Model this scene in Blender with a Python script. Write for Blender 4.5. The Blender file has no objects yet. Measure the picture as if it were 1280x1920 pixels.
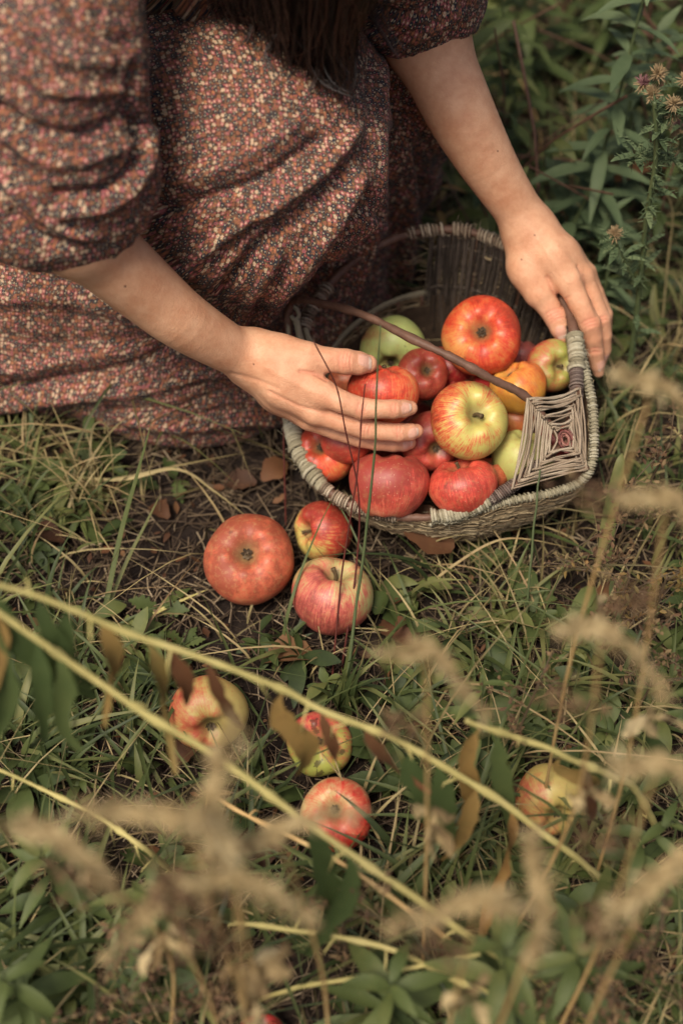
import bpy, math, random
import numpy as np
from mathutils import Vector, Matrix, noise as mnoise
random.seed(7); RNG = np.random.default_rng(7)
R = math.radians

# ------------------------------------------------------------------ camera, world, sun, exposure
sc = bpy.context.scene
PITCH = R(52); CDIST = 1.45
cam_d = bpy.data.cameras.new("camera"); cam = bpy.data.objects.new("camera", cam_d)
sc.collection.objects.link(cam); sc.camera = cam
cam_d.sensor_fit = 'VERTICAL'; cam_d.sensor_height = 36; cam_d.lens = 50
cam_d.clip_start = 0.02; cam_d.clip_end = 500
cam.location = (0, -CDIST*math.cos(PITCH), CDIST*math.sin(PITCH))
cam.rotation_euler = (R(90)-PITCH, 0, 0)
cam_d.dof.use_dof = True; cam_d.dof.focus_distance = 1.28; cam_d.dof.aperture_fstop = 2.6

w = bpy.data.worlds.new("World"); sc.world = w; w.use_nodes = True
nt = w.node_tree; bg = nt.nodes['Background']
sky = nt.nodes.new('ShaderNodeTexSky'); sky.sky_type = 'NISHITA'; sky.sun_disc = False
SUN_EL, SUN_AZ = R(64), R(-146)
sky.sun_elevation = SUN_EL; sky.sun_rotation = SUN_AZ
sky.air_density = 0.55; sky.dust_density = 6.0; sky.ozone_density = 0.3
nt.links.new(sky.outputs[0], bg.inputs[0]); bg.inputs[1].default_value = 0.085
sl = bpy.data.lights.new("sun", 'SUN'); sl.energy = 2.1; sl.angle = R(18); sl.color = (1, .90, .76)
so = bpy.data.objects.new("sun", sl); sc.collection.objects.link(so)
sd = Vector((math.sin(SUN_AZ)*math.cos(SUN_EL), math.cos(SUN_AZ)*math.cos(SUN_EL), math.sin(SUN_EL)))
so.rotation_euler = sd.to_track_quat('Z', 'Y').to_euler()
sc.view_settings.view_transform = 'Standard'; sc.view_settings.look = 'None'
sc.view_settings.exposure = 0.78; sc.view_settings.gamma = 1
sc.render.engine = 'CYCLES'
sc.cycles.max_bounces = 6

# ------------------------------------------------------------------ real places of things seen in the photograph (1280 x 1920)
F = 1920*50/36.
FW = np.array([0, math.cos(PITCH), -math.sin(PITCH)]); UP = np.array([0, math.sin(PITCH), math.cos(PITCH)]); RT = np.array([1., 0, 0])
CAM = -FW*CDIST
def ray(x, y): return FW + RT*(x-640)/F - UP*(y-960)/F
def PD(x, y, d): return CAM + ray(x, y)*d
def P(x, y, z):
    r = ray(x, y); return CAM + r*((z-CAM[2])/r[2])
def dep(p): return float((np.asarray(p)-CAM) @ FW)
def proj(V):
    q = V-CAM; d = q@FW
    return 640+F*(q@RT)/d, 960-F*(q@UP)/d, d
def camdir(r, u, t):           # right, up, towards-viewer direction as a world vector
    v = RT*r+UP*u-FW*t; return v/np.linalg.norm(v)

# ------------------------------------------------------------------ helpers
COL = sc.collection
def link(o, parent=None):
    COL.objects.link(o)
    if parent is not None: o.parent = parent
    return o
def tag(o, label, cat, group=None):
    o['label'] = label; o['category'] = cat
    if group: o['group'] = group
    return o
def empty(name, loc, label, cat, group=None):
    o = bpy.data.objects.new(name, None); link(o); o.location = loc; o.empty_display_size = .02
    return tag(o, label, cat, group)
class MB:
    def __init__(s): s.v = []; s.f = []; s.n = 0; s.mi = []; s.cur = 0; s.at = []
    def add(s, V, Fc, at=0.5):
        V = np.asarray(V, float); s.v.append(V); s.at.append(np.full(len(V), at))
        for f in Fc: s.f.append(tuple(i+s.n for i in f))
        s.mi += [s.cur]*len(Fc); s.n += len(V)
    def build(s, name, mats, parent=None, smooth=True, origin=None):
        V = np.vstack(s.v) if s.v else np.zeros((0, 3))
        loc = np.zeros(3)
        if parent is not None: loc = np.array(parent.location)
        elif origin is not None: loc = np.asarray(origin, float)
        me = bpy.data.meshes.new(name); me.from_pydata((V-loc).tolist(), [], s.f)
        if not isinstance(mats, (list, tuple)): mats = [mats]
        for m in mats: me.materials.append(m)
        me.polygons.foreach_set('material_index', s.mi)
        me.polygons.foreach_set('use_smooth', [smooth]*len(s.f))
        a = me.attributes.new('rnd', 'FLOAT', 'POINT'); a.data.foreach_set('value', np.concatenate(s.at) if s.at else [])
        me.update()
        o = bpy.data.objects.new(name, me); link(o, parent)
        if parent is None: o.location = loc
        return o
def spline(pts, n, closed=False):
    p = np.asarray(pts, float); m = len(p); segs = m if closed else m-1
    out = []
    for t in np.linspace(0, segs, n, endpoint=not closed):
        i = min(int(t), segs-1); u = t-i
        g = (lambda k: p[k % m]) if closed else (lambda k: p[min(max(k, 0), m-1)])
        a, b, c, d = g(i-1), g(i), g(i+1), g(i+2)
        out.append(.5*((2*b)+(c-a)*u+(2*a-5*b+4*c-d)*u*u+(3*b-a-3*c+d)*u**3))
    return np.array(out)
def frames(C, closed=False):
    if closed: T = np.roll(C, -1, 0)-np.roll(C, 1, 0)
    else: T = np.gradient(C, axis=0)
    T /= np.linalg.norm(T, axis=1)[:, None]+1e-12
    N = np.zeros_like(T); r = np.array([0, 0, 1.]) if abs(T[0][2]) < .9 else np.array([1., 0, 0])
    n = np.cross(T[0], r); n /= np.linalg.norm(n)
    for i in range(len(C)):
        n = n-T[i]*(n@T[i]); n /= np.linalg.norm(n)+1e-12; N[i] = n
    return T, N, np.cross(T, N)
def tube(mb, C, rad, k=6, closed=False, at=0.5, cap=True, lump=0):
    C = np.asarray(C, float); n = len(C); rad = np.broadcast_to(np.asarray(rad, float), (n,))
    T, N, B = frames(C, closed); a = np.arange(k)*2*math.pi/k
    rr = rad[:, None]*np.ones(k)
    if lump: rr = rr*(1+lump*RNG.standard_normal((n, k))*.5)
    V = C[:, None]+rr[..., None]*(np.cos(a)[None, :, None]*N[:, None]+np.sin(a)[None, :, None]*B[:, None])
    fs = []
    for i in range(n if closed else n-1):
        j = (i+1) % n
        for q in range(k):
            q2 = (q+1) % k; fs.append((i*k+q, i*k+q2, j*k+q2, j*k+q))
    if cap and not closed: fs += [tuple(range(k))[::-1], tuple((n-1)*k+q for q in range(k))]
    mb.add(V.reshape(-1, 3), fs, at)
def ribbon(mb, C, W, nrm, fold=.25, at=0.5, twist=0.0):
    """a leaf or blade: centre line C, half widths W, folded along its midrib"""
    C = np.asarray(C, float); n = len(C); T = np.gradient(C, axis=0); T /= np.linalg.norm(T, axis=1)[:, None]+1e-12
    nrm = np.asarray(nrm, float); S = np.cross(T, nrm); S /= np.linalg.norm(S, axis=1)[:, None]+1e-12; U = np.cross(S, T)
    if twist:
        a = np.linspace(0, twist, n)[:, None]; S, U = S*np.cos(a)+U*np.sin(a), U*np.cos(a)-S*np.sin(a)
    W = np.asarray(W)[:, None]
    V = np.stack([C-S*W+U*W*fold, C, C+S*W+U*W*fold], 1).reshape(-1, 3); fs = []
    for i in range(n-1):
        for q in (0, 1): fs.append((i*3+q, i*3+q+1, i*3+q+4, i*3+q+3))
    mb.add(V, fs, at)
def blade(mb, base, h, lean, az, wd, at=.5, n=6, droop=.5, twist=0):
    s = np.linspace(0, 1, n); d = np.array([math.cos(az), math.sin(az), 0])
    C = np.asarray(base)+s[:, None]*np.array([0, 0, h])+d*(lean*s**2)[:, None]
    C[:, 2] -= droop*h*s**3*min(1, lean/max(h, .001))*.7
    C[:, 2] = np.maximum(C[:, 2], .002)
    ribbon(mb, C, wd*np.clip(1-s**2.2, .04, 1)*(.6+.4*np.minimum(1, s*4)), np.cross(d, [0, 0, 1.]) if 0 else -d+np.array([0, 0, .3]), .3, at, twist)
def leaf(mb, base, d, L, wd, nrm=(0, 0, 1), droop=.3, at=.5, n=7, fold=.3, wav=.0, shape=1.0, twist=0):
    d = np.asarray(d, float); d = d/np.linalg.norm(d); s = np.linspace(0, 1, n)
    C = np.asarray(base)+d*(L*s)[:, None]; C[:, 2] -= droop*L*s**2
    W = wd*np.sin(np.pi*np.clip(s**shape, .02, .985))**.8
    if wav: W = W*(1+wav*RNG.standard_normal(n))
    if wav: C = C+RNG.standard_normal((n, 3))*wav*wd*.5
    ribbon(mb, C, W, nrm, fold, at, twist)

# ---- materials
def newmat(name):
    m = bpy.data.materials.new(name); m.use_nodes = True; t = m.node_tree
    return m, t, t.nodes, t.links, t.nodes['Principled BSDF']
def ramp(N, cols, const=False):
    r = N.new('ShaderNodeValToRGB'); e = r.color_ramp.elements
    while len(e) > 1: e.remove(e[-1])
    for i, (p, c) in enumerate(cols):
        q = e[0] if i == 0 else e.new(p)
        q.position = p; q.color = (*c, 1)
    if const: r.color_ramp.interpolation = 'CONSTANT'
    return r
def noise_node(N, L, sc_, det=4, rough=.6, vec=None, dist=0):
    n = N.new('ShaderNodeTexNoise'); n.inputs['Scale'].default_value = sc_; n.inputs['Detail'].default_value = det
    n.inputs['Roughness'].default_value = rough; n.inputs['Distortion'].default_value = dist
    if vec is not None: L.new(vec, n.inputs['Vector'])
    return n
def mixc(N, L, f, a, b, mode='MIX'):
    m = N.new('ShaderNodeMix'); m.data_type = 'RGBA'; m.blend_type = mode
    for s, v in ((m.inputs[0], f), (m.inputs[6], a), (m.inputs[7], b)):
        if isinstance(v, (tuple, float, int)): s.default_value = (*v, 1) if isinstance(v, tuple) else v
        else: L.new(v, s)
    return m.outputs[2]
def math_(N, L, op, a, b=None, clamp=False):
    m = N.new('ShaderNodeMath'); m.operation = op; m.use_clamp = clamp
    for i, v in enumerate((a, b)):
        if v is None: continue
        if isinstance(v, (int, float)): m.inputs[i].default_value = v
        else: L.new(v, m.inputs[i])
    return m.outputs[0]
def plant_mat(name, cols, rough=.6, scale=60, trans=.25, bump=.3, use_rnd=True, spots=0):
    """colour picked per leaf by the rnd attribute, broken up by noise; thin leaves let some light through"""
    m, t, N, L, b = newmat(name)
    tc = N.new('ShaderNodeTexCoord'); no = noise_node(N, L, scale, 5, .6, tc.outputs['Object'])
    at = N.new('ShaderNodeAttribute'); at.attribute_name = 'rnd'
    f = math_(N, L, 'ADD', math_(N, L, 'MULTIPLY', at.outputs['Fac'], .75 if use_rnd else 0), math_(N, L, 'MULTIPLY', no.outputs[0], .5 if use_rnd else 1))
    f = math_(N, L, 'SUBTRACT', f, .12 if use_rnd else 0)
    n = len(cols); r = ramp(N, [(i/max(1, n-1), c) for i, c in enumerate(cols)]); L.new(f, r.inputs[0])
    col = r.outputs[0]
    if spots:
        n2 = noise_node(N, L, scale*3, 3, .5, tc.outputs['Object']); r2 = ramp(N, [(.58, (0, 0, 0)), (.68, (1, 1, 1))]); L.new(n2.outputs[0], r2.inputs[0])
        col = mixc(N, L, math_(N, L, 'MULTIPLY', r2.outputs[0], spots), col, (.12, .06, .025))
    L.new(col, b.inputs['Base Color']); b.inputs['Roughness'].default_value = rough; b.inputs['Specular IOR Level'].default_value = .3
    bp = N.new('ShaderNodeBump'); bp.inputs['Strength'].default_value = bump; bp.inputs['Distance'].default_value = .001
    L.new(no.outputs[0], bp.inputs['Height']); L.new(bp.outputs[0], b.inputs['Normal'])
    if trans:
        tr = N.new('ShaderNodeBsdfTranslucent'); L.new(col, tr.inputs[0]); mx = N.new('ShaderNodeMixShader'); mx.inputs[0].default_value = trans
        L.new(b.outputs[0], mx.inputs[1]); L.new(tr.outputs[0], mx.inputs[2]); L.new(mx.outputs[0], t.nodes['Material Output'].inputs[0])
    return m
M = {}
M['grass'] = plant_mat('grass', [(.018, .028, .010), (.046, .064, .019), (.085, .105, .032), (.19, .18, .065)], .55)
M['weed'] = plant_mat('weed', [(.020, .032, .011), (.050, .072, .020), (.085, .110, .032), (.16, .165, .05)], .6)
M['leafy'] = plant_mat('leafy', [(.04, .06, .028), (.075, .11, .05), (.11, .15, .07), (.17, .21, .10)], .62)
M['straw'] = plant_mat('straw', [(.035, .022, .015), (.09, .06, .036), (.19, .135, .08), (.50, .40, .26)], .7, trans=.1)
M['drygrass'] = plant_mat('drygrass', [(.05, .045, .018), (.14, .11, .045), (.40, .32, .15), (.24, .14, .07)], .6)
M['deadleaf'] = plant_mat('deadleaf', [(.03, .014, .009), (.08, .035, .016), (.14, .06, .025), (.20, .11, .05)], .7, spots=.6)
M['ochre'] = plant_mat('ochre', [(.08, .09, .03), (.18, .13, .04), (.26, .16, .05), (.17, .07, .025)], .6, spots=.3)
M['beige'] = plant_mat('beige', [(.16, .10, .045), (.36, .27, .13), (.54, .44, .25)], .8)
M['brownbud'] = plant_mat('brownbud', [(.06, .035, .022), (.15, .085, .045), (.26, .19, .09)], .8)
M['stalk'] = plant_mat('stalk', [(.18, .16, .05), (.42, .36, .13), (.60, .50, .24)], .6, 22, 0, use_rnd=False)
M['stalk_tan'] = plant_mat('stalk_tan', [(.22, .13, .045), (.46, .30, .12), (.55, .44, .21)], .6, 22, 0, use_rnd=False)
M['weedstem'] = plant_mat('weedstem', [(.05, .035, .02), (.13, .09, .05)], .6, 60, 0, use_rnd=False)
M['hanging'] = plant_mat('hanging', [(.035, .055, .018), (.075, .11, .035), (.14, .17, .055)], .6, 50, .4)
M['redstem'] = plant_mat('redstem', [(.05, .012, .010), (.12, .03, .02)], .5, 60, 0, use_rnd=False)
M['greenstem'] = plant_mat('greenstem', [(.045, .065, .025), (.10, .12, .05)], .5, 40, 0, use_rnd=False)
M['thistlehead'] = plant_mat('thistlehead', [(.30, .20, .10), (.42, .32, .18)], .7)
M['purple'] = plant_mat('purple', [(.20, .09, .09), (.32, .17, .17)], .7)
M['twig'] = plant_mat('twig', [(.045, .024, .016), (.12, .062, .040), (.22, .13, .09)], .55, 90, 0, .6, use_rnd=False)
M['cord'] = plant_mat('cord', [(.10, .07, .045), (.25, .19, .13), (.40, .34, .25)], .75, 200, 0, .5)
M['rope'] = plant_mat('rope', [(.14, .12, .07), (.27, .24, .16), (.40, .37, .27)], .85, 260, 0, .8)
M['weave'] = plant_mat('weave', [(.07, .045, .025), (.17, .12, .065), (.30, .23, .13), (.38, .31, .19)], .8, 120, 0, .6)
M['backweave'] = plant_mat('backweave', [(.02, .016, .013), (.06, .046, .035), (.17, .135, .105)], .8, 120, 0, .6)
M['light_block_liner'] = plant_mat('light_block_liner', [(.02, .013, .009), (.06, .04, .025), (.12, .08, .05)], .9, 150, 0, 1, use_rnd=False)
M['darkwrap'] = plant_mat('darkwrap', [(.04, .028, .022), (.12, .085, .07), (.2, .16, .13)], .7, 200, 0, .5)

def soil_mat():
    m, t, N, L, b = newmat('soil')
    tc = N.new('ShaderNodeTexCoord'); n1 = noise_node(N, L, 14, 10, .7, tc.outputs['Object']); n2 = noise_node(N, L, 160, 6, .7, tc.outputs['Object'])
    r = ramp(N, [(.3, (.006, .005, .005)), (.5, (.022, .015, .012)), (.62, (.042, .029, .021)), (.75, (.08, .058, .04))])
    L.new(math_(N, L, 'ADD', math_(N, L, 'MULTIPLY', n1.outputs[0], .55), math_(N, L, 'MULTIPLY', n2.outputs[0], .45)), r.inputs[0])
    L.new(r.outputs[0], b.inputs['Base Color']); b.inputs['Roughness'].default_value = .95; b.inputs['Specular IOR Level'].default_value = .15
    bp = N.new('ShaderNodeBump'); bp.inputs['Strength'].default_value = 1; bp.inputs['Distance'].default_value = .006
    L.new(n2.outputs[0], bp.inputs['Height']); L.new(bp.outputs[0], b.inputs['Normal'])
    return m
M['soil'] = soil_mat()

def skin_mat():
    m, t, N, L, b = newmat('skin')
    tc = N.new('ShaderNodeTexCoord')
    n1 = noise_node(N, L, 45, 8, .72, tc.outputs['Object']); n2 = noise_node(N, L, 420, 4, .7, tc.outputs['Object'])
    r = ramp(N, [(.34, (.52, .25, .135)), (.5, (.59, .315, .18)), (.64, (.65, .37, .22))]); L.new(n1.outputs[0], r.inputs[0])
    a = N.new('ShaderNodeAttribute'); a.attribute_name = 'red'; col = mixc(N, L, math_(N, L, 'MULTIPLY', a.outputs['Fac'], .55), r.outputs[0], (.56, .19, .12))
    a = N.new('ShaderNodeAttribute'); a.attribute_name = 'mole'; col = mixc(N, L, a.outputs['Fac'], col, (.09, .03, .02))
    a = N.new('ShaderNodeAttribute'); a.attribute_name = 'nail'; col = mixc(N, L, a.outputs['Fac'], col, (.60, .33, .24))
    rg = math_(N, L, 'SUBTRACT', .52, math_(N, L, 'MULTIPLY', a.outputs['Fac'], .26))
    a2 = N.new('ShaderNodeAttribute'); a2.attribute_name = 'nailtip'; col = mixc(N, L, a2.outputs['Fac'], col, (.70, .54, .42))
    L.new(col, b.inputs['Base Color']); L.new(rg, b.inputs['Roughness'])
    b.inputs['Subsurface Weight'].default_value = .06; b.inputs['Subsurface Radius'].default_value = (1, .35, .2); b.inputs['Subsurface Scale'].default_value = .006
    b.inputs['Specular IOR Level'].default_value = .35
    vo = N.new('ShaderNodeTexVoronoi'); vo.inputs['Scale'].default_value = 700; L.new(tc.outputs['Object'], vo.inputs['Vector'])
    h = math_(N, L, 'ADD', n2.outputs[0], math_(N, L, 'MULTIPLY', vo.outputs[0], .6))
    bp = N.new('ShaderNodeBump'); bp.inputs['Strength'].default_value = .45; bp.inputs['Distance'].default_value = .0009
    L.new(h, bp.inputs['Height']); L.new(bp.outputs[0], b.inputs['Normal'])
    return m
M['skin'] = skin_mat()

def fabric_mat():
    """brown cotton with a close print of small navy, pink, orange and cream flowers"""
    m, t, N, L, b = newmat('floral_cotton')
    at = N.new('ShaderNodeAttribute'); at.attribute_name = 'cloth'
    wob = noise_node(N, L, 70, 2, .5, at.outputs['Vector'])
    v0 = N.new('ShaderNodeVectorMath'); v0.operation = 'MULTIPLY_ADD'; L.new(wob.outputs['Color'], v0.inputs[0]); v0.inputs[1].default_value = (.003, .003, .003); L.new(at.outputs['Vector'], v0.inputs[2])
    vec = v0.outputs[0]
    def layer(scale, rnd, off):
        mp = N.new('ShaderNodeMapping'); mp.inputs['Location'].default_value = off; L.new(vec, mp.inputs['Vector'])
        v = N.new('ShaderNodeTexVoronoi'); v.voronoi_dimensions = '2D'; v.inputs['Scale'].default_value = scale; v.inputs['Randomness'].default_value = rnd
        L.new(mp.outputs[0], v.inputs['Vector']); return v, mp
    def sel(v, cols):
        s = N.new('ShaderNodeSeparateColor'); L.new(v.outputs['Color'], s.inputs[0]); r = ramp(N, cols, True); L.new(s.outputs[0], r.inputs[0]); return r.outputs[0], s
    base = noise_node(N, L, 320, 4, .7, vec); rb = ramp(N, [(.35, (.035, .016, .012)), (.5, (.085, .040, .025)), (.62, (.135, .072, .040))]); L.new(base.outputs[0], rb.inputs[0])
    col = rb.outputs[0]
    # big flowers
    v1, mp1 = layer(262, .45, (0, 0, 0)); c1, s1 = sel(v1, [(0, (.010, .018, .030)), (.48, (.32, .10, .10)), (.68, (.27, .10, .05)), (.88, (.46, .36, .24))])
    # five petals: angle round the cell centre
    sub = N.new('ShaderNodeVectorMath'); sub.operation = 'SUBTRACT'; L.new(mp1.outputs[0], sub.inputs[0])
    pos = N.new('ShaderNodeVectorMath'); pos.operation = 'SCALE'; L.new(v1.outputs['Position'], pos.inputs[0]); pos.inputs['Scale'].default_value = 1.0
    L.new(pos.outputs[0], sub.inputs[1]); sx = N.new('ShaderNodeSeparateXYZ'); L.new(sub.outputs[0], sx.inputs[0])
    ang = math_(N, L, 'ARCTAN2', sx.outputs[0], sx.outputs[1]); pet = math_(N, L, 'SINE', math_(N, L, 'ADD', math_(N, L, 'MULTIPLY', ang, 5), math_(N, L, 'MULTIPLY', s1.outputs[1], 6)))
    rad = math_(N, L, 'ADD', .37, math_(N, L, 'MULTIPLY', pet, .07))
    f1 = math_(N, L, 'LESS_THAN', v1.outputs['Distance'], rad); col = mixc(N, L, f1, col, c1)
    f1b = math_(N, L, 'LESS_THAN', v1.outputs['Distance'], .13); c1b, _ = sel(v1, [(0, (.40, .33, .22)), (.46, (.60, .48, .30)), (.66, (.05, .04, .05)), (.82, (.45, .17, .08))]); col = mixc(N, L, f1b, col, c1b)
    # small dots between
    v2, _m = layer(430, .85, (.37, .21, 0)); c2, _ = sel(v2, [(0, (.42, .32, .20)), (.13, (.32, .08, .08)), (.40, (.23, .10, .045)), (.66, (.015, .028, .04)), (.88, (.07, .08, .04))])
    f2 = math_(N, L, 'LESS_THAN', v2.outputs['Distance'], .29); f2 = math_(N, L, 'MULTIPLY', f2, math_(N, L, 'SUBTRACT', 1, math_(N, L, 'MULTIPLY', f1, .85))); col = mixc(N, L, f2, col, c2)
    L.new(col, b.inputs['Base Color']); b.inputs['Roughness'].default_value = .8; b.inputs['Specular IOR Level'].default_value = .2
    b.inputs['Sheen Weight'].default_value = .03; b.inputs['Sheen Roughness'].default_value = .5
    wv = noise_node(N, L, 1400, 2, .5, vec); bp = N.new('ShaderNodeBump'); bp.inputs['Strength'].default_value = .3; bp.inputs['Distance'].default_value = .0006
    L.new(wv.outputs[0], bp.inputs['Height']); L.new(bp.outputs[0], b.inputs['Normal'])
    return m
M['fabric'] = fabric_mat()
def hair_mat():
    m, t, N, L, b = newmat('hair'); at = N.new('ShaderNodeAttribute'); at.attribute_name = 'rnd'
    r = ramp(N, [(0, (.003, .0025, .0025)), (.6, (.010, .006, .005)), (1, (.06, .026, .016))]); L.new(at.outputs['Fac'], r.inputs[0]); L.new(r.outputs[0], b.inputs['Base Color'])
    b.inputs['Roughness'].default_value = .38; b.inputs['Specular IOR Level'].default_value = .5; return m
M['hair'] = hair_mat()

# ------------------------------------------------------------------ implicit surfaces -> one continuous mesh
import openvdb as vdb
def smin(a, b, k):
    if k <= 0: return np.minimum(a, b)
    h = np.maximum(k-np.abs(a-b), 0)/k; return np.minimum(a, b)-h*h*k*.25
def cone(a, b, ra, rb): return ('c', np.asarray(a, float), np.asarray(b, float), ra, rb)
def ell(c, r, rot=None): return ('e', np.asarray(c, float), np.asarray(r, float), np.eye(3) if rot is None else np.asarray(rot), 0)
def pd_(pr, X):
    if pr[0] == 'c':
        _, a, b, ra, rb = pr; ab = b-a; t = np.clip((X-a)@ab/(ab@ab+1e-12), 0, 1)
        return np.linalg.norm(X-a-t[:, None]*ab, axis=1)-(ra+(rb-ra)*t)
    _, c, r, rot, _0 = pr; q = (X-c)@rot.T; k0 = np.linalg.norm(q/r, axis=1); k1 = np.linalg.norm(q/(r*r), axis=1)+1e-9
    return k0*(k0-1)/k1
def bound(pr):
    if pr[0] == 'c': return (pr[1]+pr[2])/2, np.linalg.norm(pr[1]-pr[2])/2+max(pr[3], pr[4])
    return pr[1], pr[2].max()
def chain(pts, rad): return [cone(pts[i], pts[i+1], rad[i], rad[i+1]) for i in range(len(pts)-1)]
def field(groups, X, cc=None, cr=None):
    d = np.full(len(X), .5)
    for prims, kin, kout in groups:
        g = None
        for pr in prims:
            if cc is not None:
                bc, br = bound(pr)
                if np.linalg.norm(bc-cc)-br-cr > .04: continue
            q = pd_(pr, X); g = q if g is None else smin(g, q, kin)
        if g is not None: d = smin(d, g, kout)
    return d
def implicit(groups, vox, cut=None, zmin=None):
    """mesh of the smooth union of the groups; cut = groups carved away"""
    allp = [bound(p) for g in groups for p in g[0]]
    lo = np.min([c-r for c, r in allp], 0)-.03; hi = np.max([c+r for c, r in allp], 0)+.03
    if zmin is not None: lo[2] = max(lo[2], zmin-.02)
    cs = 8*vox; n = np.ceil((hi-lo)/cs).astype(int)
    I = np.stack(np.meshgrid(*[np.arange(k) for k in n], indexing='ij'), -1).reshape(-1, 3)
    def ev(X, cc=None, cr=None):
        d = field(groups, X, cc, cr)
        if cut: d = np.maximum(d, -field(cut, X, cc, cr))
        if zmin is not None: d = np.maximum(d, zmin-X[:, 2])
        return d
    D = np.concatenate([ev(lo+(I[s:s+200000]+.5)*cs) for s in range(0, len(I), 200000)])
    act = np.abs(D) < cs*1.25+.004; g = vdb.FloatGrid(.5)
    for i in I[(D < 0) & ~act]: a = (i*8).tolist(); g.fill(a, [q+7 for q in a], -.5)
    A = I[act]; off = np.stack(np.meshgrid(*[np.arange(8)]*3, indexing='ij'), -1).reshape(-1, 3)
    key = (A//4)@np.array([1, 1000, 1000000]); order = np.argsort(key, kind='stable'); A = A[order]; key = key[order]
    cuts = np.flatnonzero(np.diff(key))+1
    for blk in np.split(A, cuts):
        X = lo+((blk[:, None]*8+off[None])*vox).reshape(-1, 3); cc = X.mean(0); cr = np.linalg.norm(X-cc, axis=1).max()
        d = ev(X, cc, cr).reshape(-1, 8, 8, 8).astype(np.float32)
        for b_, q in zip(blk, d): g.copyFromArray(q, ijk=(b_*8).tolist())
    V, Q = g.convertToQuads(0.0)
    return np.asarray(V, float)*vox+lo, np.asarray(Q)
def vnormals(V, Q):
    n = np.cross(V[Q[:, 2]]-V[Q[:, 0]], V[Q[:, 3]]-V[Q[:, 1]]); N = np.zeros_like(V)
    for k in range(4): np.add.at(N, Q[:, k], n)
    return N/(np.linalg.norm(N, axis=1)[:, None]+1e-12)
def smooth_field(V, Q, x, it):
    E = np.concatenate([Q[:, [0, 1]], Q[:, [1, 2]], Q[:, [2, 3]], Q[:, [3, 0]]]); cnt = np.bincount(E[:, 0], minlength=len(V))+np.bincount(E[:, 1], minlength=len(V))
    x = x.copy()
    for _ in range(it):
        s = np.zeros_like(x); np.add.at(s, E[:, 0], x[E[:, 1]]); np.add.at(s, E[:, 1], x[E[:, 0]])
        x = .5*x+.5*s/np.maximum(cnt, 1).reshape(-1, *([1]*(x.ndim-1)))
    return x
def mesh_from(name, V, Q, mat, attrs={}, parent=None, vattrs={}):
    loc = np.array(parent.location) if parent is not None else np.zeros(3)
    me = bpy.data.meshes.new(name); V2 = (V-loc).astype(np.float32); nq = len(Q)
    me.vertices.add(len(V2)); me.vertices.foreach_set('co', V2.ravel()); me.loops.add(nq*4); me.loops.foreach_set('vertex_index', np.ascontiguousarray(Q, dtype=np.int32).ravel())
    me.polygons.add(nq); me.polygons.foreach_set('loop_start', np.arange(0, nq*4, 4, dtype=np.int32))
    me.polygons.foreach_set('use_smooth', np.ones(nq, bool)); me.update(calc_edges=True); me.validate()
    me.materials.append(mat)
    for k, v in attrs.items(): me.attributes.new(k, 'FLOAT', 'POINT').data.foreach_set('value', v.astype(np.float32))
    for k, v in vattrs.items(): me.attributes.new(k, 'FLOAT_VECTOR', 'POINT').data.foreach_set('vector', v.astype(np.float32).ravel())
    o = bpy.data.objects.new(name, me); return link(o, parent)

# ------------------------------------------------------------------ ground
def ground():
    n = 150; xs = np.concatenate([[-60, -15, -5, -2.5, -1.5], np.linspace(-1, 1, n), [1.5, 2.5, 5, 15, 60]]); ys = np.concatenate([[-60, -15, -5, -2.5, -1.6], np.linspace(-1.1, 1.5, n), [2.5, 5, 15, 40, 90]])
    V = []; 
    for y in ys:
        for x in xs:
            z = 0.0
            if abs(x) <= 1 and -1.1 <= y <= 1.5: z = .010*mnoise.noise(Vector((x*9, y*9, 0)))+.005*mnoise.noise(Vector((x*30, y*30, 3)))+.002*mnoise.noise(Vector((x*90, y*90, 3)))-.004
            V.append((x, y, z))
    w_ = len(xs); mb = MB(); mb.add(V, [(j*w_+i, j*w_+i+1, (j+1)*w_+i+1, (j+1)*w_+i) for j in range(len(ys)-1) for i in range(w_-1)])
    o = mb.build('ground', M['soil']); o['kind'] = 'structure'
ground()

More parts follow.
